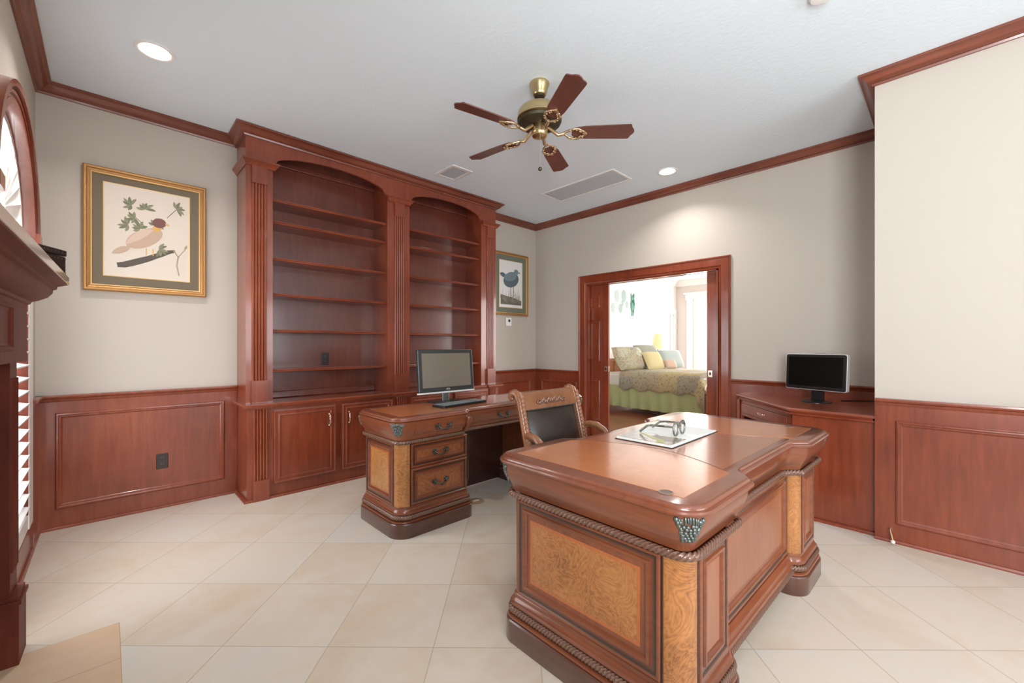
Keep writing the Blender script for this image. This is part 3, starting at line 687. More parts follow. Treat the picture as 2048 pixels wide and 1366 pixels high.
def art1(par, px, pz, pw, ph):
    q = lambda u, v: (px+u*pw, pz+v*ph)
    rnd = random.Random(5)
    m1, m2 = MB(), MB()
    for cu, cv, a0 in ((.30, .80, 2.6), (.34, .66, 3.2), (.26, .58, 2.9), (.46, .78, 1.6), (.58, .62, 1.2), (.84, .84, .4), (.62, .34, -.4), (.40, .55, 2.2)):
        for k in range(6):
            a = a0+(k-2.5)*.62+rnd.uniform(-.15, .15); c = q(cu, cv)
            leaf((m1, m2)[(k+int(cu*10)) % 2], c, a, pw*rnd.uniform(.09, .13), pw*.02, -.0045, .004)
    m3 = MB()
    ribbon(m3, [q(.14, .12), q(.22, .13), q(.3, .155), q(.4, .19), q(.5, .225), q(.58, .26), q(.66, .29), q(.74, .325), q(.82, .345)], [pw*.034, pw*.044, pw*.046, pw*.046, pw*.042, pw*.038, pw*.034, pw*.03, pw*.018], -.0046)
    ribbon(m3, [q(.3, .7), q(.42, .62), q(.5, .5)], pw*.004, -.0044); ribbon(m3, [q(.72, .72), q(.84, .84)], pw*.004, -.0044)
    m4 = MB(); ribbon(m4, [q(.80, .35), q(.86, .28), q(.84, .18), q(.87, .06)], [pw*.008, pw*.01, pw*.009, pw*.008], -.0047); ribbon(m4, [q(.86, .28), q(.95, .38)], pw*.006, -.0047); leaf(m4, q(.94, .37), 1.2, pw*.09, pw*.016, -.0047)
    # a generic small perched bird
    m5 = MB(); blob(m5, q(.45, .45), pw*.25, pw*.125, .62, -.0048); leaf(m5, q(.30, .34), -2.6, pw*.26, pw*.045, -.0048)
    m6 = MB(); [leaf(m6, q(.56, .56), -2.45-.07*k, pw*(.44-.05*k), pw*.035, -.0050) for k in range(5)]
    m7 = MB(); blob(m7, q(.625, .645), pw*.085, pw*.075, .3, -.0051)
    m8 = MB(); blob(m8, q(.60, .585), pw*.06, pw*.05, 1, -.0050); leaf(m8, q(.69, .65), -.35, pw*.07, pw*.013, -.0052)
    for k in range(2): ribbon(m8, [q(.47+.08*k, .34), q(.47+.08*k, .26)], pw*.006, -.0052)
    for n_, mm, mt in (('leaves', m1, 'ink_leaf'), ('pale_leaves', m2, 'ink_leaf2'), ('branch', m3, 'ink_bark'), ('twig', m4, 'ink_straw'), ('bird_body', m5, 'ink_tan'), ('bird_wing', m6, 'ink_rose'), ('bird_head', m7, 'ink_plum'), ('bird_bib', m8, 'ink_ochre')): build(n_, mm, mt, par)
picture('framed_print', 'large square gold-framed bird print with olive-grey mat above the wainscot outlet', -.125, .577, 1.642, 2.525, .046, (.062, .07, .055), 'mat_board', 'paper', art1)
def art2(par, px, pz, pw, ph):
    q = lambda u, v: (px+u*pw, pz+v*ph)
    m1 = MB(); blob(m1, q(.5, .60), pw*.34, pw*.24, .3, -.0045); leaf(m1, q(.3, .66), 2.9, pw*.3, pw*.07, -.0045)
    m2 = MB(); blob(m2, q(.46, .66), pw*.28, pw*.13, .2, -.0047); blob(m2, q(.72, .78), pw*.10, pw*.09, 0, -.0047)
    m3 = MB(); ribbon(m3, [q(.5, .5), q(.46, .3), q(.5, .16)], pw*.008, -.0046); ribbon(m3, [q(.6, .5), q(.62, .3), q(.58, .16)], pw*.008, -.0046); leaf(m3, q(.8, .78), -.2, pw*.12, pw*.015, -.0047)
    m4 = MB(); m4.poly([(p[0], -.0044, p[1]) for p in (q(.05, .06), q(.95, .06), q(.95, .16), q(.6, .22), q(.3, .24), q(.05, .27))])
    m5 = MB(); rnd = random.Random(3)
    for k in range(46):
        u = rnd.uniform(.06, .94); leaf(m5, q(u, rnd.uniform(.08, .2)), rnd.uniform(.9, 2.3), pw*rnd.uniform(.15, .34), pw*.006, -.0049-.00002*k, .01)
    for n_, mm, mt in (('bird_body', m1, 'ink_slate'), ('bird_wing', m2, 'ink_slate2'), ('bird_legs', m3, 'ink_bark'), ('ground', m4, 'ink_ground'), ('grass', m5, 'ink_straw')): build(n_, mm, mt, par)
picture('framed_print', 'narrow gold-framed bird print with green mat hanging above the white thermostat', 3.71, 4.357, 1.668, 2.527, .034, (.07, .075, .075), 'mat_green', 'paper_w', art2)

th = thing('thermostat', 'small white wall thermostat under the narrow framed print', 'thermostat', (3.985, YA, 1.575))
build('housing', MB().box(-.052, -.022, -.058, .052, 0, .058), 'white', th, bevel=.006)
build('display', MB().box(-.012, -.0235, .0, .026, -.022, .034), 'bezel', th)

# ------------------------------------------------------------------ ceiling fittings
for i, (x, y, lab) in enumerate(((.205, 3.285, 'round recessed ceiling light above the large square print'), (4.07, 1.955, 'round recessed ceiling light over the bedroom doorway'))):
    t = thing('recessed_light', lab, 'ceiling light', (x, y, ZC), group=None)
    b = MB(); b.lathe([(.095, 0), (.095, -.006), (.085, -.008), (.075, -.004), (.075, -.002), (.088, 0)], n=40, cap=False); build('trim_ring', b, 'white', t, smooth=40)
    b = MB(); b.lathe([(.076, -.001), (.076, -.004)], n=40); build('lens', b, 'glow', t)
    a = area('recessed_and_fill_lamp', (x, y, ZC-.012), (0, 0, 0), .13, .13, 9, (1, .97, .93), 130, 'DISK')
for x, y in ((.3, -.9), (1.4, -3.2)):
    area('recessed_and_fill_lamp', (x, y, ZC-.012), (0, 0, 0), .13, .13, 12, (1, .96, .9), 150, 'DISK')  # added fill lamps behind the camera, unseen and without fixtures
def vent(name, label, x0, x1, y0, y1, n, along_x, fr=.03):
    t = thing(name, label, 'air vent', ((x0+x1)/2, (y0+y1)/2, ZC)); w = (x1-x0)/2; h = (y1-y0)/2
    b = MB(); b.box(-w, -h, -.008, w, -h+fr, 0); b.box(-w, h-fr, -.008, w, h, 0); b.box(-w, -h+fr, -.008, -w+fr, h-fr, 0); b.box(w-fr, -h+fr, -.008, w, h-fr, 0)
    build('frame', b, 'white', t, bevel=.002)
    b = MB()
    for k in range(n):
        if along_x:
            y = -h+fr+(2*h-2*fr)*(k+.5)/n; b.m = Matrix.Translation((0, y, -.005)) @ Matrix.Rotation(R(14), 4, 'X'); b.box(-w+fr, -.007, -.0008, w-fr, .007, .0008)
        else:
            x = -w+fr+(2*w-2*fr)*(k+.5)/n; b.m = Matrix.Translation((x, 0, -.005)) @ Matrix.Rotation(R(-14), 4, 'Y'); b.box(-.0062, -h+fr, -.0008, .0062, h-fr, .0008)
    b.m = Matrix(); build('slats', b, 'vent', t)
    build('backing', MB().box(-w+fr, -h+fr, -.0012, w-fr, h-fr, -.0004), 'vent_dark', t)
vent('supply_vent', 'square white louvred supply vent in the ceiling beside the bookcase crown', 2.415, 2.66, 3.325, 3.64, 12, True)
vent('return_vent', 'long white return air grille in the ceiling between the fan and the doorway', 3.62, 3.985, 2.30, 3.265, 26, False, .022)
t = thing('smoke_detector', 'white smoke detector on the ceiling at the top edge of the view', 'smoke detector', (2.56, .43, ZC))
build('housing', MB().lathe([(.055, 0), (.055, -.012), (.045, -.03), (.02, -.034)], n=28), 'white', t, smooth=40)

# ------------------------------------------------------------------ ceiling fan
fx, fy = 2.085, 1.893
fan = thing('ceiling_fan', 'five-blade ceiling fan with antique brass motor and dark cherry blades', 'ceiling fan', (fx, fy, ZC))
build('canopy', MB().lathe([(.062, 0), (.066, -.006), (.066, -.014), (.058, -.03), (.048, -.07), (.044, -.082), (.04, -.086)], n=40), 'brass', fan, smooth=35)
build('downrod', MB().lathe([(.034, -.07), (.034, -.095), (.02, -.103), (.012, -.105), (.012, -.16), (.03, -.165), (.03, -.18)], n=24), 'brass_dark', fan, smooth=35)
build('motor_housing', MB().lathe([(.03, -.155), (.07, -.16), (.11, -.166), (.128, -.178), (.14, -.19), (.146, -.205), (.146, -.232), (.15, -.236), (.15, -.246), (.143, -.25), (.13, -.258), (.06, -.262)], n=48), 'brass', fan, smooth=30)
build('motor_base', MB().lathe([(.139, -.252), (.148, -.262), (.14, -.276), (.11, -.288), (.07, -.292), (.045, -.293)], n=48), 'brass_dark', fan, smooth=30)
build('switch_housing', MB().lathe([(.038, -.276), (.038, -.288), (.052, -.29), (.054, -.296), (.054, -.338), (.051, -.342), (.049, -.358), (.03, -.368), (.006, -.371)], n=40), 'brass', fan, smooth=35)
b = MB(); b.tube([(-.05, -.045, -.31), (-.052, -.052, -.33), (-.052, -.052, -.60)], .0013, 6)
pc = build('pull_chain', b, 'chain', fan); build('chain_knob', MB().ball((-.052, -.052, -.607), .013, n=12, m=8), 'brass_dark', pc, smooth=60)
for k in range(5):
    a = R(97.5+72*k); mt = Matrix.Rotation(a, 4, 'Z') @ Matrix.Translation((0, 0, -.338))
    pitch = Matrix.Rotation(R(-13), 4, 'X')
    b = MB(); b.m = mt @ pitch
    out = [(.235, -.045), (.30, -.056), (.57, -.064), (.595, -.064), (.603, -.054), (.608, -.036), (.622, -.018), (.628, 0), (.622, .018), (.608, .036), (.603, .054), (.595, .064), (.57, .064), (.30, .056), (.235, .045), (.215, .02), (.215, -.02)]
    b.prism(out, -.003, .004)
    bl = build('blade', b, 'blade', fan)
    b = MB(); b.m = mt @ pitch
    for s in (-1, 1):
        b.tube([(.165, s*.008, -.004), (.195, s*.03, -.008), (.225, s*.046, -.009), (.255, s*.044, -.009), (.285, s*.026, -.009), (.31, 0, -.009)], [.006, .008, .007, .008, .007, .009], 8)
        for q in range(5): b.ball((.20+.022*q, s*(.034+.01*math.sin(q*1.4)), -.012), .0075, n=8, m=5)
    b.ball((.30, 0, -.012), .014, sz=.5); b.ball((.275, .02, -.012), .009, sz=.6); b.ball((.275, -.02, -.012), .009, sz=.6)
    b.m = mt
    b.tube([(.06, 0, .038), (.09, 0, .014), (.125, 0, -.014), (.15, 0, -.008), (.17, 0, -.003)], [.011, .012, .012, .011, .01], 10)
    build('blade_arm', b, 'brass_light', fan, smooth=50)

# ------------------------------------------------------------------ desks
def mould_ring(mb, outline, prof): return ring_loft(mb, outline, prof)
TOPP = [(-.016, 0), (-.006, .0015), (-.001, .006), (0, .011), (-.003, .0165), (-.009, .0185), (-.0105, .019), (-.011, .0225), (-.014, .027), (-.02, .031), (-.026, .0325)]
def bail_pull(par, c, n, s=1.0, flipz=1):
    """leafy drawer pull; c world-local centre, n outward unit (x,y)"""
    n = Vector((n[0], n[1], 0)); u = Vector((0, 0, 1)).cross(n); C_ = Vector(c); b = MB()
    for sg in (-1, 1):
        o = C_+u*(.046*sg*s)+n*.003
        b.ball(tuple(o+n*.002), .010*s, n=10, m=6)
        for k in range(6):
            a = k*PI/3+.3; d = (u*math.cos(a)+Vector((0, 0, 1))*math.sin(a)); e = o+d*.014*s
            b.ball(tuple(e), .0075*s, n=8, m=5)
        b.ball(tuple(o+u*sg*.022*s+Vector((0, 0, .008*s))), .006*s, n=6, m=4)
    pts = [C_+u*(-.046*s)+n*.008, C_+u*(-.036*s)+n*.018+Vector((0, 0, -.012*s)), C_+u*(-.018*s)+n*.022+Vector((0, 0, -.016*s)), C_+n*.022+Vector((0, 0, -.024*s)), C_+u*(.018*s)+n*.022+Vector((0, 0, -.016*s)), C_+u*(.036*s)+n*.018+Vector((0, 0, -.012*s)), C_+u*(.046*s)+n*.008]
    b.tube([tuple(p) for p in pts], [.004*s, .0045*s, .0035*s, .006*s, .0035*s, .0045*s, .004*s], 8); b.ball(tuple(C_+n*.022+Vector((0, 0, -.026*s))), .006*s, n=8, m=5)
    return build('drawer_pull', b, 'pull_metal', par, smooth=60, label='leafy pewter bail pull')
def grapes(par, c, diag, r0, prof):
    """grape cluster carving wrapped round a corner; c = corner centre, diag = outward angle, r0 + d(z) = surface radius"""
    def rad(z):
        for (d0, z0), (d1, z1) in zip(prof, prof[1:]):
            if z0 <= z <= z1: return r0+d0+(d1-d0)*(z-z0)/(z1-z0)
        return r0+prof[-1][0]
    b = MB(); zt = prof[-1][1]-.004; kk = .0118; rg = random.Random(4)
    def put(t, z, r, **k):
        t += rg.uniform(-.0018, .0018); z += rg.uniform(-.0018, .0018); r *= rg.uniform(.85, 1.12); rr = rad(z)+.001; a = diag+t/max(rr, .03); b.ball((c[0]+rr*math.cos(a), c[1]+rr*math.sin(a), z), r, n=8, m=5, **k)
    for k, m in enumerate([4, 5, 5, 4, 3, 2]):
        for j in range(m): put((j-(m-1)/2)*kk, zt-.028-.0098*k, .0066)
    for k in range(9): put((k-4)*.0078, zt-.010-.0012*abs(k-4), .0075, sx=.55, sy=.55, sz=1.7)
    for sg in (-1, 1):
        for k in range(7): put(sg*(.034-.0032*k), zt-.018-.0095*k, .006, sz=1.5)
        put(sg*.040, zt-.010, .008, sz=1.2); put(sg*.028, zt-.016, .007)
    return build('grape_carving', b, 'pewter', par, smooth=60, label='blue-grey carved grape cluster')
def rect_pts(x0, x1, y0, y1): return [(x0, y0), (x1, y0), (x1, y1), (x0, y1)]
def side_frame(par, O, U, w, h, field, burlm, drawer=None, name='side_panel', deep=1.0, band=.022):
    """framed panel on a face; field = inset of the burl"""
    b = MB()
    frame(b, O, U, (0, 0, 1), w, h, [(0, 0), (0, .006), (.004, .010), (.012, .010), (.016, .005), (.034, .005), (.037, .011), (.044, .012), (.050, .009), (.056, -.004)])
    p = build(name, b, 'desk_h', par, smooth=25)
    b = MB(); plate(b, Vector(O)+Vector(U)*.05+Vector((0, 0, .05)), U, (0, 0, 1), w-.1, h-.1, -.006, .0015); build('panel_field', b, 'desk', p)
    N_ = Vector(U).cross(Vector((0, 0, 1)))
    if field:
        f = .05+field
        b = MB(); plate(b, Vector(O)+Vector(U)*f+Vector((0, 0, f)), U, (0, 0, 1), w-2*f, h-2*f, .001, .0021); build('crossband', b, 'band', p)
        f += band*.55
        b = MB(); plate(b, Vector(O)+Vector(U)*f+Vector((0, 0, f)), U, (0, 0, 1), w-2*f, h-2*f, .0015, .0026); build('burl_veneer', b, burlm, p)
    return p
def pedestal(par, x0, x1, y0, y1, rad, zb=.2, zt=.603, rads=None):
    """rads: corner radii (x0y0, x1y0, x1y1, x0y1)"""
    out = fillet(rect_pts(x0, x1, y0, y1), rads, 8)
    b = MB(); ring_loft(b, out, [(-.004, .19), (-.004, zt)]); bd = build('pedestal_body', b, 'desk', par, smooth=30)
    b = MB(); ring_loft(b, out, [(.036, 0), (.038, .004), (.038, .088), (.034, .094), (.026, .096)])
    build('plinth', b, 'plinth', par, smooth=30)
    b = MB(); ring_loft(b, out, [(.026, .094), (.032, .099), (.03, .106), (.022, .109), (.016, .112), (.016, .146), (.02, .149), (.021, .156), (.014, .160), (.010, .172), (.004, .178), (.003, .190), (-.002, .196)])
    build('base_molding', b, 'desk_h', par, smooth=28)
    b = MB(); rope(b, [(x, y, .129) for x, y in offs(out, .019)], .0145, pitch=.015, closed=True, step=.003, flat=.8)
    build('base_rope', b, 'rope', par, smooth=50)
    for i, ((cx, cy), r_) in enumerate(zip(((x0, y0), (x1, y0), (x1, y1), (x0, y1)), rads)):
        if r_ < .05: continue
        sx = 1 if i in (0, 3) else -1; sy = 1 if i in (0, 1) else -1
        c = (cx+sx*r_, cy+sy*r_); a0 = {0: PI, 1: 1.5*PI, 2: 0, 3: .5*PI}[i]
        b = MB(); rings = []
        for k in range(13):
            a = a0+(PI/2)*k/12; ca, sa = math.cos(a), math.sin(a)
            rings.append([(c[0]+(r_-.01)*ca, c[1]+(r_-.01)*sa, .195), (c[0]+(r_+.0025)*ca, c[1]+(r_+.0025)*sa, .195), (c[0]+(r_+.0025)*ca, c[1]+(r_+.0025)*sa, zt), (c[0]+(r_-.01)*ca, c[1]+(r_-.01)*sa, zt)])
        b.loft(rings, True, True, True); build('corner_column', b, 'burl', par, smooth=30)
        b = MB()
        for a in (a0-.0, a0+PI/2):
            for off in (.0,):
                px_, py_ = c[0]+(r_+.001)*math.cos(a), c[1]+(r_+.001)*math.sin(a)
                b.tube([(px_, py_, .195), (px_, py_, zt)], .0045, 8)
        build('column_bead', b, 'desk_dark', par, smooth=40)
    return bd
def desk_top(par, outl, z, inl):
    b = MB(); ring_loft(b, outl, [(d, z-.0325+h) for d, h in TOPP]); tp = build('desktop', b, 'desk_top', par, smooth=26)
    for name, pts, mat in inl:
        b = MB(); b.prism(pts, z-.0002, z+.001); build(name, b, mat, tp)
    return tp
def arc_field(xa, xb, y0, y1, bulge, sgn, n=16):
    """field between straight x=xa and an arc at xb bulging by sgn*bulge"""
    arc = [(xb+sgn*bulge*math.sin(PI*k/n), y0+(y1-y0)*k/n) for k in range(n+1)]
    if xb > xa: return [(xa, y0)]+arc+[(xa, y1)]
    return arc[::-1]+[(xa, y0), (xa, y1)][::1] if False else [(xa, y1)]+arc[::-1]+[(xa, y0)]
def notch_outline(L_, D_, e, rec, front=True, back=True, r=.1, rs=.06, sl=.06):
    """outline of a breakfront top, centred; long side x; e = end section length; -y front"""
    h = L_/2; d = D_/2; f = -d+rec if front else -d; bk_ = d-rec if back else d
    pts = [(-h, -d)]; rad = [r]
    if front: pts += [(-h+e, -d), (-h+e+sl, f), (h-e-sl, f), (h-e, -d)]; rad += [rs, rs, rs, rs]
    pts += [(h, -d), (h, d)]; rad += [r, r]
    if back: pts += [(h-e, d), (h-e-sl, bk_), (-h+e+sl, bk_), (-h+e, d)]; rad += [rs, rs, rs, rs]
    pts += [(-h, d)]; rad += [r]
    return fillet(pts, rad, 7)
APR = lambda z0, z1: [(-.060, z0-.004), (-.056, z0), (-.054, z0+.012), (-.046, z0+.03), (-.030, z0+.058), (-.022, z0+.08), (-.019, z0+.1), (-.018, z1)]

def grommet(par, x, y, z):
    b = MB(); b.lathe([(.024, z+.0007), (.024, z+.0022), (.019, z+.0022), (.018, z+.001)], (x, y, 0), 24, cap=False)
    g = build('grommet', b, 'rope', par, smooth=40); build('cap', MB().lathe([(.019, z+.0006), (.019, z+.0012)], (x, y, 0), 24), 'desk_dark', g)

# --- executive desk in the foreground
ZT = .785
d2 = thing('executive_desk', 'largest carved executive desk, with the open book and glasses lying on its top', 'desk', (2.055, .905, 0), R(-1.1))
Lh = 1.745; Dh = .90; E1 = .465
out2 = notch_outline(Lh, Dh, E1, .066, r=.105, sl=.07)
x0i, x1i, yi = -Lh/2+.085, Lh/2-.085, Dh/2-.085
def ctr(xe, bulge, ye, y0, y1, gap=.010, n=24):
    P = [(xe+gap+bulge*math.sin(PI*((y0+(y1-y0)*k/n)+ye)/(2*ye)), y0+(y1-y0)*k/n) for k in range(n+1)]
    return P[::-1]+[(-x, y) for x, y in P]
inl = [('end_inlay', [(x, y) for x, y in arc_field(x0i, -.42, -yi, yi, .14, 1)], 'inlay'), ('end_inlay', [(x, y) for x, y in arc_field(x1i, .42, -yi, yi, .14, -1)], 'inlay'),
       ('center_inlay', ctr(-.42, .14, yi, -.33, .33), 'inlay_c')]
desk_top(d2, out2, ZT, inl)
grommet(d2, 1.29-2.068, .60-.905, ZT); grommet(d2, 2.83-2.068, .64-.905, ZT)
b = MB(); ring_loft(b, out2, APR(.635, .7535)); ap2 = build('apron', b, 'desk_h', d2, smooth=30)
b = MB(); rope(b, [(x, y, .620) for x, y in offs(out2, -.047)], .0135, pitch=.0185, closed=True, flat=.85); build('upper_rope', b, 'rope', d2, smooth=50)
PX0, PX1 = -Lh/2+.068, -Lh/2+E1-.035
RC = .075
PY = Dh/2-.068
pedestal(d2, PX0, PX1, -PY, PY, 0, rads=[RC, .052, .012, .035])
pedestal(d2, -PX1, -PX0, -PY, PY, 0, rads=[.052, RC, .035, .012])
# left end face (faces -x)
side_frame(d2, (PX0-.0005, PY-.04, .198), (0, -1, 0), 2*PY-RC-.044, .404, .022, 'burl')
side_frame(d2, (-PX0+.0005, -PY+RC+.004, .198), (0, 1, 0), 2*PY-RC-.044, .404, .022, 'burl')
# front faces (-y) of the two pedestals
side_frame(d2, (PX0+RC+.004, -PY, .198), (1, 0, 0), PX1-PX0-RC-.06, .404, .012, 'plain_panel', band=.004)
side_frame(d2, (-PX1+.056, -PY, .198), (1, 0, 0), PX1-PX0-RC-.06, .404, .012, 'plain_panel', band=.004)
# end columns facing the knee space, burl chamfer
# centre (modesty) panel
b = MB(); b.box(PX1-.01, -PY+.055, .13, -PX1+.01, -PY+.075, .645); build('modesty_panel', b, 'desk', d2)
side_frame(d2, (PX1+.002, -PY+.054, .19), (1, 0, 0), -2*PX1-.004, .41, .03, 'plain_panel', name='center_panel', band=.004)
b = MB(); sweep(b, [(PX1, -PY+.055), (-PX1, -PY+.055)], [(0, .185), (.012, .185), (.02, .17), (.026, .165), (.03, .15), (.034, .145), (.034, .118), (0, .118)]); build('lower_rail', b, 'desk_h', d2, smooth=28)
b = MB(); rope(b, [(PX1+.005, -PY+.025, .112), (-PX1-.005, -PY+.025, .112)], .012, pitch=.015, step=.003); build('lower_rope', b, 'rope', d2, smooth=50)
# drawers on the back of the pedestals (towards the chair)
for sx in (-1, 1):
    xa = PX0+RC+.004 if sx < 0 else -PX1+.004
    for z0, z1 in ((.198, .44), (.445, .602)):
        p = side_frame(d2, (xa+PX1-PX0-RC-.008, PY, z0), (-1, 0, 0), PX1-PX0-RC-.008, z1-z0, .006, 'burl_d', name='drawer', band=.002)
        bail_pull(p, (xa+(PX1-PX0-RC-.008)/2, PY+.006, (z0+z1)/2), (0, 1))
rc = .105-.035
for sx, sy, dg in ((-1, -1, -.75*PI), (-1, 1, .75*PI), (1, -1, -.25*PI), (1, 1, .25*PI)):
    grapes(ap2, (sx*(Lh/2-.105), sy*(Dh/2-.105)), dg, .105, APR(.635, .7535))

# --- computer desk by the bookcase
d1 = thing('computer_desk', 'carved wooden computer desk with drawers in front of the bookcase holding a monitor', 'desk', (2.30, 2.70, 0))
Z1 = .785; L1, D1_ = 2.0, .60
o1 = notch_outline(L1, D1_, .575, .075, back=False, r=.095)
yi1 = D1_/2-.075
inl = [('end_inlay', arc_field(-L1/2+.075, -.52, -yi1, yi1, .13, 1), 'inlay'), ('end_inlay', arc_field(L1/2-.075, .52, -yi1, yi1, .13, -1), 'inlay'),
       ('center_inlay', ctr(-.52, .13, yi1, -.16, yi1), 'inlay_c')]
desk_top(d1, o1, Z1, inl); grommet(d1, .66, .235, Z1); grommet(d1, -.66, .235, Z1)
b = MB(); ring_loft(b, offs(o1, .018), APR(.632, .7535)); ap1 = build('apron', b, 'desk_h', d1, smooth=30)
b = MB(); rope(b, [(x, y, .618) for x, y in offs(o1, -.033)], .0125, pitch=.0175, closed=True, flat=.85); build('upper_rope', b, 'rope', d1, smooth=50)
QX0, QX1, QY = -L1/2+.055, -.395, D1_/2-.045
RQ = .075
pedestal(d1, QX0, QX1, -QY, QY, 0, rads=[RQ, .014, .012, .035]); pedestal(d1, -QX1, -QX0, -QY, QY, 0, rads=[.014, RQ, .035, .012])
side_frame(d1, (QX0-.0005, QY-.04, .198), (0, -1, 0), 2*QY-RQ-.044, .404, .012, 'burl_l')
side_frame(d1, (-QX0+.0005, -QY+RQ+.004, .198), (0, 1, 0), 2*QY-RQ-.044, .404, .012, 'burl_l')
for sx in (-1, 1):
    xa = QX0+RQ+.006 if sx < 0 else -QX1+.008; wd = QX1-QX0-RQ-.016
    for z0, z1 in ((.198, .435), (.442, .602)):
        p = side_frame(d1, (xa, -QY, z0), (1, 0, 0), wd, z1-z0, .002, 'burl_d', name='drawer', band=.002)
        bail_pull(p, (xa+wd/2, -QY-.006, (z0+z1)/2), (0, -1))
    dr = MB(); xc = xa+wd/2
    sweep(dr, [(xc-wd/2+.01, -D1_/2+.0), (xc+wd/2-.02, -D1_/2+.0)], [(-.045, .652), (-.035, .652), (-.018, .672), (-.004, .70), (.002, .73), (.002, .738), (-.045, .738)])
    p = build('drawer', dr, 'desk_h', d1, smooth=35); bail_pull(p, (xc, -D1_/2-.003, .70), (0, -1))
    sc_ = MB(); sx_ = sx*.42
    sc_.tube([(sx_, -D1_/2+.03, .635), (sx_, -D1_/2+.012, .66), (sx_, -D1_/2-.0, .69), (sx_, -D1_/2-.006, .715), (sx_, -D1_/2-.004, .737)], [.014, .015, .018, .024, .02], 12); build('scroll_bracket', sc_, 'desk_h', d1, smooth=50)
dr = MB(); sweep(dr, [(-.385, -D1_/2+.075), (.385, -D1_/2+.075)], [(-.045, .65), (-.035, .65), (-.018, .672), (-.004, .70), (.0, .73), (.0, .738), (-.045, .738)])
p = build('drawer', dr, 'desk_h', d1, smooth=35); bail_pull(p, (0, -D1_/2+.072, .70), (0, -1))
build('modesty_panel', MB().box(QX1-.01, QY-.03, .012, -QX1+.01, QY-.012, .63), 'desk_dark', d1)
for sx, sy, dg in ((-1, -1, -.75*PI), (1, -1, -.25*PI), (-1, 1, .75*PI), (1, 1, .25*PI)):
    grapes(ap1, (sx*(L1/2-.095), sy*(D1_/2-.095)), dg, .095+.018, APR(.632, .7535))

# ------------------------------------------------------------------ monitor on the computer desk
mo = thing('desktop_monitor', 'widescreen computer monitor with silver lower edge and grey-reflecting screen on the computer desk', 'monitor', (2.005, 2.86, ZT+.002))
tilt = Matrix.Translation((0, 0, .255)) @ Matrix.Rotation(R(-5), 4, 'X') @ Matrix.Translation((0, 0, -.255))
b = MB(); b.m = tilt; b.box(-.27, -.02, .09, .27, .012, .43); build('bezel', b, 'bezel', mo, bevel=.006)
b = MB(); b.m = tilt; b.box(-.238, -.0215, .125, .238, -.0195, .398); build('screen', b, 'screen', mo, label='unlit glossy screen with a grey reflection in its colour')
b = MB(); b.m = tilt; b.box(-.272, -.024, .076, .272, .014, .0895); build('lower_trim', b, 'silver', mo, bevel=.002, label='silver strip')
text_mesh('brand_lettering', 'ASUS', .017, .0004, 'silver', mo, tilt @ Matrix.Translation((0, -.0206, .107)) @ Matrix.Rotation(PI/2, 4, 'X'))
b = MB(); b.box(-.03, .0, .008, .03, .016, .14); b.box(.028, -.002, .008, .034, .02, .12); st = build('stand_neck', b, 'steel', mo, bevel=.002)
build('stand_base', MB().prism(fillet([(-.13, -.07), (.13, -.07), (.13, .10), (-.13, .10)], .02), 0, .008), 'bezel', mo)
kb = thing('keyboard', 'black computer keyboard on the computer desk in front of the monitor', 'keyboard', (2.005, 2.655, ZT+.002), R(7))
build('case', MB().prism(fillet([(-.235, -.065), (.235, -.065), (.235, .075), (-.235, .075)], .012), 0, .016), 'black', kb, bevel=.003)
b = MB()
for r_ in range(6):
    nk = 19
    for k in range(nk):
        if r_ == 0 and 3 <= k <= 8:
            if k == 3: b.box(-.22+.0232*k, -.055+.0205*r_, .0155, -.22+.0232*9-.003, -.055+.0205*r_+.017, .0195)
            continue
        if k == 14: continue
        b.box(-.22+.0232*k, -.055+.0205*r_, .0155, -.22+.0232*k+.02, -.055+.0205*r_+.017, .0195)
build('keys', b, 'keys', kb, bevel=.001)

# ------------------------------------------------------------------ corner desk and its monitor
cd = thing('corner_desk', 'built-in cherry corner desk with angled front and drawer beside the bedroom doorway', 'desk', (XB, YJ, 0))
cx = lambda x: x-XB; cyy = lambda y: y-YJ
ZD = .79
octop = [(cx(XB-.013), cyy(YJ+.002)), (cx(XB-.013), cyy(1.385)), (cx(4.31), cyy(1.375)), (cx(3.615), cyy(.80)), (cx(3.605), cyy(YJ+.002))]
b = MB(); ring_loft(b, octop, [(-.012, ZD-.05), (-.004, ZD-.046), (-.002, ZD-.036), (-.012, ZD-.03), (-.01, ZD-.024), (0, ZD-.02), (.003, ZD-.012), (0, ZD-.004), (-.006, ZD)])
build('countertop', b, 'cherry_h', cd, smooth=28)
b = MB(); b.box(cx(3.645), 0.001, .02, cx(3.665), cyy(.79), ZD-.05); build('front_panel', b, 'cherry', cd)
build('base_shoe', sweep(MB(), [(cx(3.645), cyy(.79)), (cx(3.645), 0.002)], shoe), 'cherry', cd)
dv = Vector((4.31-3.645, 1.37-.80)).normalized(); nv = Vector((-dv.y, dv.x))
mt = Matrix.Translation((cx(3.66), cyy(.80), 0)) @ Matrix.Rotation(math.atan2(dv.y, dv.x), 4, 'Z')
b = MB(); b.m = mt; b.box(.0, -.02, .62, .045, 0, ZD-.05); b.box(.80, -.02, .62, .84, 0, ZD-.05); b.box(.0, -.02, .60, .84, 0, .625); b.box(.0, -.02, .715, .84, 0, ZD-.05); b.box(0, -.02, .02, .03, 0, .6); b.box(.81, -.02, .02, .84, 0, .6)
build('drawer_frame', b, 'cherry', cd)
b = MB(); b.m = mt; b.box(.05, -.01, .628, .795, .006, .712); dr = build('drawer', b, 'cherry', cd, bevel=.003)
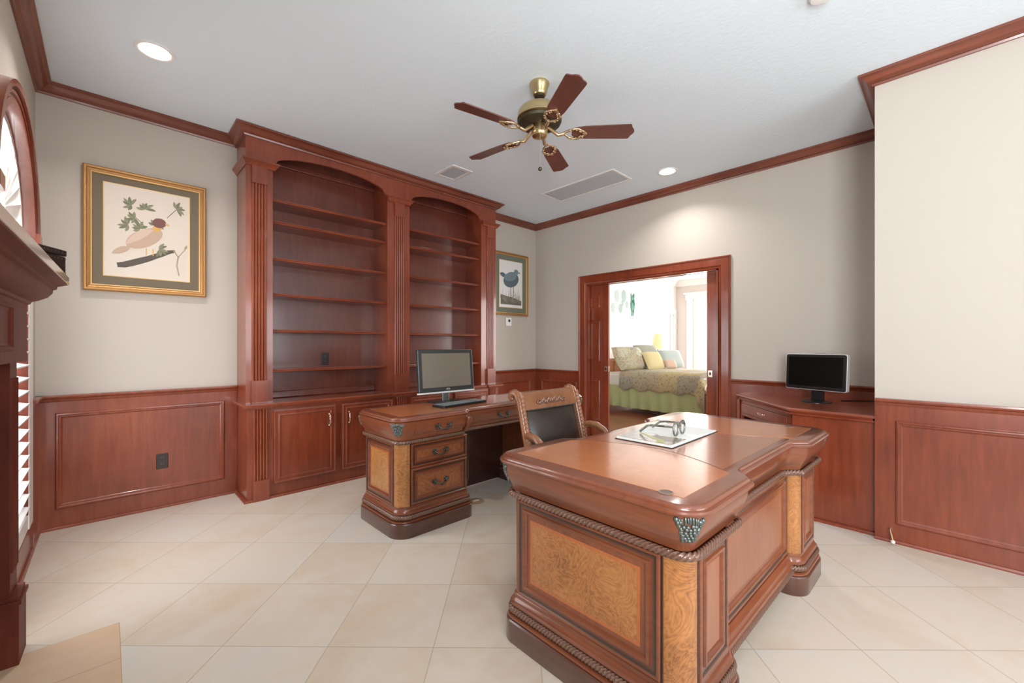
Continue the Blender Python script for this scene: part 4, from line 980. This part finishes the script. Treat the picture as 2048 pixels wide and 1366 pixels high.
b = MB(); b.m = mt; b.tube([(.385, .006, .668), (.385, .024, .669), (.42, .03, .664), (.46, .024, .669), (.46, .006, .668)], [.006, .0055, .004, .0055, .006], 8); b.ball((.385, .02, .669), .009, n=8, m=5); b.ball((.46, .02, .669), .009, n=8, m=5); build('handle', b, 'nickel', dr, smooth=50, label='pale polished pull')
b = MB(); b.box(cx(4.30), cyy(1.355), .02, cx(XB-.014), cyy(1.375), ZD-.05); build('side_panel', b, 'cherry', cd)

m2 = thing('office_monitor', 'black-screened computer monitor tilted on a round stand on the corner desk', 'monitor', (4.15, .735, ZD+.0005), R(-110))
# local -y faces the viewer side
tilt = Matrix.Translation((0, 0, .24)) @ Matrix.Rotation(R(-3), 4, 'X') @ Matrix.Translation((0, 0, -.24))
b = MB(); b.m = tilt @ Matrix.Rotation(PI/2, 4, 'X'); b.prism(fillet([(-.232, .096), (.232, .096), (.232, .39), (-.232, .39)], .018), -.02, .014); build('casing', b, 'silver', m2, label='thin silver rim', bevel=.003)
b = MB(); b.m = tilt @ Matrix.Rotation(PI/2, 4, 'X'); b.prism(fillet([(-.227, .101), (.227, .101), (.227, .385), (-.227, .385)], .016), .012, .019); build('bezel', b, 'black', m2, bevel=.002)
b = MB(); b.m = tilt; b.box(-.205, -.0205, .128, .205, -.0185, .363); build('screen', b, 'screen_b', m2, label='switched off black screen')
text_mesh('brand_lettering', 'DELL', .012, .0003, 'bezel', m2, tilt @ Matrix.Translation((0, -.0193, .114)) @ Matrix.Rotation(PI/2, 4, 'X'))
b = MB(); b.box(-.045, .012, .012, .045, .035, .16); build('stand_neck', b, 'black', m2, bevel=.004)
build('stand_base', MB().lathe([(.105, 0), (.105, .004), (.09, .010), (.03, .014)], n=36), 'black', m2, smooth=35)
b = MB(); b.tube([(4.36, .60, ZD+.004), (4.42, .54, ZD+.004), (4.47, .46, ZD+.004), (4.50, .38, ZD+.01), (4.525, .35, ZD+.03)], .004, 8)
build('monitor_cable', b, 'black', None, smooth=50, label='black cable lying behind the monitor on the corner desk', cat='cable')

# ------------------------------------------------------------------ chair
ch = thing('desk_chair', 'carved wooden desk chair with dark leather back tucked behind the executive desk', 'chair', (2.015, 1.60, 0), PI)
# local: -y... chair faces world -y after the half turn: local +y is its front
def backy(z):  # rear lean: y of back plane for height z
    t = (z-.45)/.55
    return -.03-.14*t
bw = .262
for s in (-1, 1):
    b = MB(); pts = [(s*bw, backy(z), z) for z in [.42+.05*k for k in range(11)]]+[(s*bw, backy(.95)-.012, .958), (s*bw, backy(.95)-.034, .966), (s*bw, backy(.95)-.055, .96), (s*bw, backy(.95)-.064, .94), (s*bw, backy(.95)-.052, .922)]
    rings = []
    b.tube(pts, [.022]*11+[.023, .024, .024, .022, .016], 10)
    p = build('back_post', b, 'chairwood', ch, smooth=40)
    b = MB(); rope(b, [(s*bw, backy(z)+.019, z) for z in [.46+.07*k for k in range(8)]], .0145, pitch=.024, step=.004); build('rope_carving', b, 'chairwood', p, smooth=50)
b = MB()
prof = [(backy(.865)+.016, .865), (backy(.89)+.016, .89), (backy(.93)+.012, .93), (backy(.95)-.01, .962), (backy(.95)-.035, .966), (backy(.95)-.055, .95), (backy(.95)-.04, .93), (backy(.93)-.012, .91), (backy(.865)-.012, .865)]
b.loft([[(x, y, z) for y, z in prof] for x in (-bw, -bw*.5, 0, bw*.5, bw)]); build('crest_rail', b, 'chairwood', ch, smooth=35)
b = MB()
for s in (-1, 1):
    for k in range(7):
        b.ball((s*(.010+.016*k), backy(.905)+.02, .907+.008*math.sin(k*1.9)), .013-.0007*k, sx=1.1, sy=.45, sz=1.4, n=8, m=5)
    b.tube([(s*.10, backy(.905)+.02, .912), (s*.125, backy(.905)+.02, .92), (s*.135, backy(.905)+.02, .905), (s*.12, backy(.9)+.02, .892)], .0045, 8)
build('crest_carving', b, 'rope', ch, smooth=60)
# upholstered back, slightly domed
n = 12; rings = []
for j in range(n+1):
    z = .45+.41*j/n; ring = []
    for i in range(n+1):
        x = -.225+.45*i/n; u = 1-abs(2*i/n-1)**3; v = 1-abs(2*j/n-1)**3; ring.append((x, backy(z)+.004+.028*(u*v)**.6, z))
    rings.append(ring)
b = MB(); b.loft(rings, False, False, False); b.loft([[(x, backy(z)-.01, z) for x, y, z in r_] for r_ in rings[::-1]], False, False, False)
b.box(-.225, backy(.62)-.03, .45, .225, backy(.62)-.0, .46)
build('back_cushion', b, 'leather', ch, smooth=60)
b = MB()
for k in range(34): b.ball((-.225+.45*k/33, backy(.862)+.018, .864), .0052, n=6, m=4)
for s in (-1, 1):
    for k in range(22): z = .47+.38*k/21; b.ball((s*.232, backy(z)+.012, z), .0052, n=6, m=4)
build('nailheads', b, 'nail', ch)
b = MB(); b.prism(fillet([(-.26, -.05), (.26, -.05), (.29, .42), (-.29, .42)], .04), .36, .42); build('seat_frame', b, 'chairwood', ch, bevel=.005)
b = MB(); ring_loft(b, fillet([(-.25, -.03), (.25, -.03), (.275, .405), (-.275, .405)], .05), [(0, .42), (.004, .44), (0, .462), (-.03, .475), (-.08, .48)]); build('seat_cushion', b, 'leather', ch, smooth=50)
for s in (-1, 1):
    b = MB(); b.tube([(s*.27, backy(.70)+.01, .725), (s*.283, -.04, .735), (s*.295, .01, .728), (s*.30, .06, .70), (s*.30, .085, .67)], [.018, .02, .022, .02, .018], 10); b.tube([(s*.30, .075, .69), (s*.295, .08, .52), (s*.28, .10, .40)], [.018, .015, .02], 10)
    build('armrest', b, 'chairwood', ch, smooth=50)
b = MB(); b.lathe([(.03, .10), (.03, .2), (.045, .22), (.03, .24), (.03, .36)], (0, .18, 0), 20); build('column', b, 'chairwood', ch, smooth=40)
for k in range(5):
    a = 2*PI*k/5+.3; b = MB(); b.tube([(.02*math.cos(a), .18+.02*math.sin(a), .13), (.15*math.cos(a), .18+.15*math.sin(a), .11), (.27*math.cos(a), .18+.27*math.sin(a), .065)], [.026, .022, .018], 10)
    lg = build('leg', b, 'chairwood', ch, smooth=40)
    c_ = MB(); c_.m = Matrix.Translation((.27*math.cos(a), .18+.27*math.sin(a), .025)) @ Matrix.Rotation(a, 4, 'Z') @ Matrix.Rotation(PI/2, 4, 'Y'); c_.lathe([(.025, -.011), (.025, .011)], n=20); build('caster', c_, 'black', lg, smooth=40)

# ------------------------------------------------------------------ book and glasses
bo = thing('open_book', 'large open picture book lying under the decorative glasses on the executive desk', 'book', (2.09, 1.0, ZT+.0015))
def page_block(x0, x1, sg, top, thick):
    n = 14; b = MB(); rings = []
    for k in range(n+1):
        t = k/n; x = x0+(x1-x0)*t
        zt_ = thick*(.55+.45*math.sin(min(1, t*3)*PI/2)) if sg else thick
        z = zt_+.010*math.exp(-((t-.12)/.14)**2)-.006*math.exp(-(t/.05)**2)
        rings.append([(x, -.142, .002), (x, .142, .002), (x, .142, z), (x, -.142, z)])
    b.loft(rings); return b
build('cover', MB().box(-.268, -.148, 0, .268, .148, .0025), 'black', bo)
build('page_block', page_block(-.002, -.262, 1, 0, .012), 'paper_w', bo, smooth=40); build('page_block', page_block(.002, .262, 1, 0, .008), 'paper_w', bo, smooth=40)
M['page_photo'] = burl('page_photo', [(.25, (96, 88, 84)), (.5, (150, 146, 140)), (.75, (196, 200, 196))], scale=6, rough=.25, coat=.4, bands=3)
P_('page_green', (150, 160, 70), .3); P_('page_brown', (120, 112, 96), .3)
b = MB(); b.box(-.255, -.136, .0126, -.075, .136, .0131); ph = build('photo_page', b, 'page_photo', bo)
b = MB(); ribbon(b, [(-.25, -.08), (-.2, -.06), (-.15, .03), (-.10, .10)], [.02, .016, .01, .006], 0); b.v = [(x, z, .0135) for x, y, z in b.v]; build('green_motif', b, 'page_green', ph)
b = MB(); b.poly([(-.15+.05*math.cos(t), -.05+.075*math.sin(t), .0134) for t in [2*PI*k/20 for k in range(20)]]); build('brown_motif', b, 'page_brown', ph)
gl = thing('decorative_glasses', 'oversized mottled metal eyeglasses ornament standing on the open book', 'ornament', (2.055, .925, ZT+.0165), R(2))
M['mottled'] = burl('mottled_metal', [(.3, (96, 86, 76)), (.5, (150, 158, 150)), (.75, (208, 222, 214))], scale=30, rough=.3, coat=.2, bands=4); M['mottled'].node_tree.nodes['Principled BSDF'].inputs['Metallic'].default_value = .6
for s in (-1, 1):
    b = MB(); pts = []
    for k in range(24):
        t = 2*PI*k/24; pts.append((s*.041+.028*math.cos(t), 0, .036+.031*math.sin(t)*(1.05 if math.sin(t) > 0 else 1)))
    b.tube(pts, .0048, 8, closed=True); build('lens_rim', b, 'mottled', gl, smooth=50)
    b = MB(); b.tube([(s*.068, .002, .05), (s*.073, .012, .05), (s*.073, .11, .046), (s*.072, .135, .040), (s*.07, .175, .006)], [.005, .0055, .0055, .006, .0055], 8); build('temple_arm', b, 'mottled', gl, smooth=50)
b = MB(); b.tube([(-.014, 0, .045), (0, -.002, .052), (.014, 0, .045)], .005, 8); build('bridge', b, 'mottled', gl, smooth=50)

# ------------------------------------------------------------------ floor outlet, cord, door stop
t = thing('floor_outlet', 'round brass floor outlet cover beside the computer desk kneehole', 'outlet', (2.11, 2.64, 0)) if False else thing('floor_outlet', 'round tan brass floor outlet cover at the computer desk kneehole', 'outlet', (2.125, 2.62, 0))
build('cover', MB().lathe([(.068, 0), (.068, .003), (.06, .005), (.02, .005)], n=36), plain('tan_brass', (178, 150, 120), .45, .1), t, smooth=35)
build('flap', MB().box(-.028, -.014, .005, .028, .014, .0075), 'paper', t, bevel=.002)
b = MB(); b.tube([(2.09, 2.65, .008), (2.05, 2.70, .004), (2.06, 2.78, .004), (2.18, 2.86, .004), (2.26, 2.92, .004), (2.28, 2.915, .10), (2.28, 2.92, .3)], .0032, 8); build('power_cord', b, 'cord', None, smooth=50, label='thin grey power cord running from the floor outlet under the computer desk', cat='cord')
t = thing('door_stop', 'small pale door stop fixed low on the wainscot next to the corner desk', 'door stop', (XR-.012, .245, .072))
b = MB(); b.tube([(-.001, 0, .012), (-.014, 0, .012), (-.022, 0, .004), (-.045, -.01, -.03), (-.055, -.014, -.044)], [.01, .005, .005, .0055, .006], 10); st = build('arm', b, 'brass_light', t, smooth=50)
build('tip', MB().ball((-.057, -.015, -.05), .012, n=12, m=8), 'porc', t, smooth=60)

# ------------------------------------------------------------------ bedroom beyond the doorway
BX0, BX1, BY0, BY1, BZ = XB+T, 10.74, -1.0, 4.92, 2.92
struct('bedroom_floor', MB().box(BX0-.0, BY0-T, -.06, BX1+T, BY1+T, 0), 'floorwood')
struct('bedroom_ceiling', MB().box(BX0, BY0-T, BZ, BX1+T, BY1+T, BZ+.08), 'white')
b = MB(); b.box(BX0, BY1, 0, 9.97, BY1+T, BZ); b.box(9.97, BY1, 2.06, 10.62, BY1+T, BZ); b.box(10.62, BY1, 0, BX1+T, BY1+T, BZ); struct('bedroom_wall_front', b, plain('bedroom_paint', (236, 231, 226), .7))
b = MB(); b.box(BX1, BY0-T, 0, BX1+T, 2.0, BZ); b.box(BX1, 4.48, 0, BX1+T, BY1, BZ); b.box(BX1, 2.0, 2.42, BX1+T, 4.48, BZ); struct('bedroom_wall_right', b, plain('bedroom_paint_grey', (206, 198, 192), .7))
b = MB(); b.box(BX0, BY0-T, 0, 6.1, BY0, BZ); b.box(9.1, BY0-T, 0, BX1, BY0, BZ); b.box(6.1, BY0-T, 0, 9.1, BY0, .6); b.box(6.1, BY0-T, 2.6, 9.1, BY0, BZ); struct('bedroom_wall_back', b, plain('bedroom_paint_2', (236, 231, 226), .7))
b = MB(); b.box(XB+T-.001, YA+T, 0, BX0+.12, BY1, BZ); b.box(XB+T-.001, BY0, 0, BX0+.02, YJ-T, BZ); struct('bedroom_wall_left', b, plain('bedroom_paint_3', (236, 231, 226), .7))
struct('trim_10', sweep(MB(), [(BX0, BY1), (BX1, BY1), (BX1, BY0)], [(0, BZ-.14), (.015, BZ-.14), (.05, BZ-.09), (.10, BZ-.03), (.11, BZ), (0, BZ)]), 'white', smooth=30)
b = MB(); b.box(BX1-.03, 4.48, 0, BX1, 4.63, 2.42); b.box(BX1-.03, 1.85, 0, BX1, 2.0, 2.42); b.box(BX1-.04, 1.82, 2.42, BX1, 4.66, 2.56); b.box(BX1-.07, 1.80, 2.56, BX1, 4.70, 2.60)
wb = struct('window_4', b, 'white')
build('mullion', MB().box(BX1+.01, 4.38, 0, BX1+.05, 4.48, 2.42).box(BX1+.01, 3.18, 0, BX1+.05, 3.30, 2.42).box(BX1+.01, 2.0, 0, BX1+.05, 2.12, 2.42), 'white', wb)
build('sheer_curtain', MB().box(BX1+.06, 2.0, 0, BX1+.065, 4.48, 2.42), 'daywindow', wb)
# closet door of the bedroom
b = MB(); b.box(9.86, BY1-.025, 0, 9.97, BY1, 2.06); b.box(10.62, BY1-.025, 0, 10.715, BY1, 2.06); b.box(9.86, BY1-.025, 2.06, 10.715, BY1, 2.17); d3 = struct('door_2', b, 'white')
build('leaf', MB().box(9.97, BY1+.02, .01, 10.42, BY1+.055, 2.06).box(10.46, BY1+.02, .01, 10.62, BY1+.055, 2.06), 'vent', d3)
build('gap', MB().box(10.42, BY1+.06, .01, 10.46, BY1+.07, 2.06), 'void', d3)
# bed
bed = thing('bed', 'wooden bed with green bed skirt seen through the doorway', 'bed', (7.72, 3.60, 0), R(-6))
hw, hl = .78, 1.0   # half width (x), half length (y); head at +y
b = MB(); b.box(-hw-.02, hl+.01, .1, hw+.02, hl+.06, .98); b.box(-hw-.02, hl+.0, .93, hw+.02, hl+.075, .99)
for k in range(7): b.box(-hw+.1+.22*k, hl-.0, .5, -hw+.18+.22*k, hl+.012, .93)
build('headboard', b, 'bed_wood', bed, bevel=.01)
b = MB(); b.box(-hw-.02, -hl-.12, .12, hw+.02, -hl-.07, .56)
for s in (-1, 1): b.box(s*hw-.035, -hl-.13, 0, s*hw+.035, -hl-.06, .60)
build('footboard', b, 'bed_wood', bed, bevel=.012)
build('box_spring', MB().box(-hw+.02, -hl, .12, hw-.02, hl, .42), 'sheet', bed); build('mattress', MB().box(-hw+.01, -hl, .42, hw-.01, hl, .73), 'sheet', bed, bevel=.05)
b = MB(); rings = []
n = 120; loop = [(-hw-.0, hl), (-hw-.0, -hl+.02), (hw, -hl+.02), (hw, hl)]; lp = resample(loop, .03, False)
for z, amp in ((.50, .004), (.35, .012), (.2, .02), (.1, .028)):
    rings.append([(x+(amp*math.sin(i*.9+z*4) if abs(abs(x)-hw) < .01 else 0)*(1 if x > 0 else -1)-(.01+.02*(.5-z) if x < 0 else -.01)*(1), y+(amp*math.sin(i*.9) if y < -hl+.05 else 0), z) for i, (x, y) in enumerate(lp)])
b.loft(rings, False, False, False); build('bed_skirt', b, 'green_cloth', bed, smooth=60, label='green gathered bed skirt')
cf = thing('comforter', 'patchwork floral comforter spread over the bed in the next room', 'bedding', (7.72, 3.60, .735), R(-6))
b = MB(); rings = []; ny = 36
for j in range(ny+1):
    y = -hl-.03+(2*hl-.35)*j/ny; ring = []
    wob = .02*math.sin(j*.55); drop = .28+.025*math.sin(j*.8)+(.10 if j < 3 else 0)
    prof_ = [(-hw-.05-.01*math.sin(j), -drop), (-hw-.045+wob*.4, -drop*.5), (-hw-.03, -.03), (-hw+.02, .03), (-hw*.6, .055+wob*.3), (0, .06+.4*wob), (hw*.6, .055), (hw-.02, .03), (hw+.03, -.03), (hw+.045, -drop*.5), (hw+.05, -drop)]
    zz = 0 if j > 1 else -.06*(2-j)
    ring = [(x, y, z+zz) for x, z in prof_]
    rings.append(ring+[(x*.985, y, z-.012+zz) for x, z in prof_[::-1]])
b.loft(rings); build('quilt', b, 'comforter', cf, smooth=60)
def pillow(label, loc, rot, w, h, t_, mat):
    b = MB(); n = 12
    top = []; bot = []
    for j in range(n+1):
        rt, rb = [], []
        for i in range(n+1):
            u, v = 2*i/n-1, 2*j/n-1; e = (1-u**4)*(1-v**4); x = u*w/2*(1-.06*(v*v)); z = v*h/2*(1-.06*(u*u)); y = t_/2*max(e, 0)**.55
            rt.append((x, -y, z)); rb.append((x, y, z))
        top.append(rt); bot.append(rb)
    b.loft(top, False, False, False); b.loft(bot[::-1], False, False, False)
    o = build('pillow', b, mat, None, smooth=70, label=label, cat='pillow', group=None); o.location = loc; o.rotation_euler = rot
    return o
def bedpt(x, y, z):
    m_ = Matrix.Translation((7.72, 3.60, 0)) @ Matrix.Rotation(R(-6), 4, 'Z'); return tuple(m_ @ Vector((x, y, z)))
pillow('large patterned pillow at the near side of the bed', bedpt(-.46, .64, 1.0), (R(-30), 0, R(-12)), .80, .52, .20, 'comforter')
pillow('small yellow cushion leaning between the pillows on the bed', bedpt(-.02, .40, .955), (R(-30), 0, R(-20)), .44, .40, .13, 'yellow_cloth')
pillow('grey-green pillow standing behind the yellow cushion', bedpt(.28, .74, 1.03), (R(-26), 0, R(-16)), .66, .52, .18, 'grey_cloth')
pillow('pale teal pillow at the far side of the bed', bedpt(.64, .42, .975), (R(-30), 0, R(-30)), .52, .42, .16, 'teal_cloth')
pillow('small brown cushion in front of the grey-green pillow', bedpt(.27, .22, .88), (R(-30), 0, R(-25)), .28, .2, .10, M['ink_tan'])
ns = thing('nightstand', 'nightstand behind the pillows beside the bed', 'nightstand', (9.35, 4.62, 0))
build('body', MB().box(-.25, -.2, .1, .25, .22, .64), 'white', ns, bevel=.006); build('drawer', MB().box(-.22, -.212, .4, .22, -.2, .6), 'white', ns)
for sx in (-1, 1):
    for sy in (-.17, .19): build('leg', MB().box(sx*.22-.02, sy-.02, 0, sx*.22+.02, sy+.02, .1), 'white', ns)
lp_ = thing('table_lamp', 'table lamp with cream shade on the nightstand', 'lamp', (9.15, 4.62, .642))
build('base', MB().lathe([(.07, 0), (.07, .02), (.03, .03), (.04, .1), (.06, .2), (.03, .3), (.012, .32), (.012, .56)], n=20), 'dark_plate', lp_, smooth=40)
build('lamp_shade', MB().lathe([(.15, .52), (.09, .88)], n=24, cap=False), 'lampshade', lp_, smooth=40)
cv = thing('canvas_art', 'white canvas of pale green balloon-like flowers above the bed', 'picture', (7.95, BY1-.002, 2.03))
P_('balloon', (172, 188, 180)); P_('balloon_dark', (146, 168, 158))
build('canvas', MB().box(-.45, -.035, -.42, .45, 0, .46), 'white', cv)
b = MB(); b2 = MB()
for x, z, r_ in ((-.12, .28, .12), (.16, .30, .12), (.02, .02, .09), (-.27, .02, .10), (.28, .12, .07), (.1, .14, .06)):
    blob((b, b2)[x > 0], (x, z), r_*.8, r_*1.15, 0, -.037); ribbon(b2, [(x, z-r_), (x+.02, z-r_-.2)], .006, -.0375)
build('pale_motif', b, 'balloon', cv); build('green_motif', b2, 'balloon_dark', cv)
b = MB()
for s in (-1, 1):
    b.tube([(s*.03, -.03, -.26), (s*.05, -.03, -.16), (s*.065, -.035, 0), (s*.045, -.03, .12), (s*.06, -.03, .2), (s*.075, -.03, .25)], [.012, .02, .03, .028, .024, .012], 8)
b.ball((0, -.03, .14), .045, sy=.5); b.ball((0, -.03, -.05), .05, sy=.5, sz=2)
b.v = [(x+8.47, y+BY1, z+2.17) for x, y, z in b.v]
build('wall_ornament', b, 'teal', None, smooth=60, label='green metal ornament hanging beside the canvas in the bedroom', cat='wall ornament')

# repeats share a group
for nm, gr in (('recessed_light', 'recessed ceiling lights'), ('framed_print', 'framed bird prints on the bookcase wall'), ('pillow', 'pillows on the bed'), ('wall_outlet', 'dark power outlets'), ('pocket_door', 'pocket doors of the bedroom doorway')):
    for o in bpy.data.objects:
        if o.parent is None and o.name.split('.')[0] == nm: o['group'] = gr
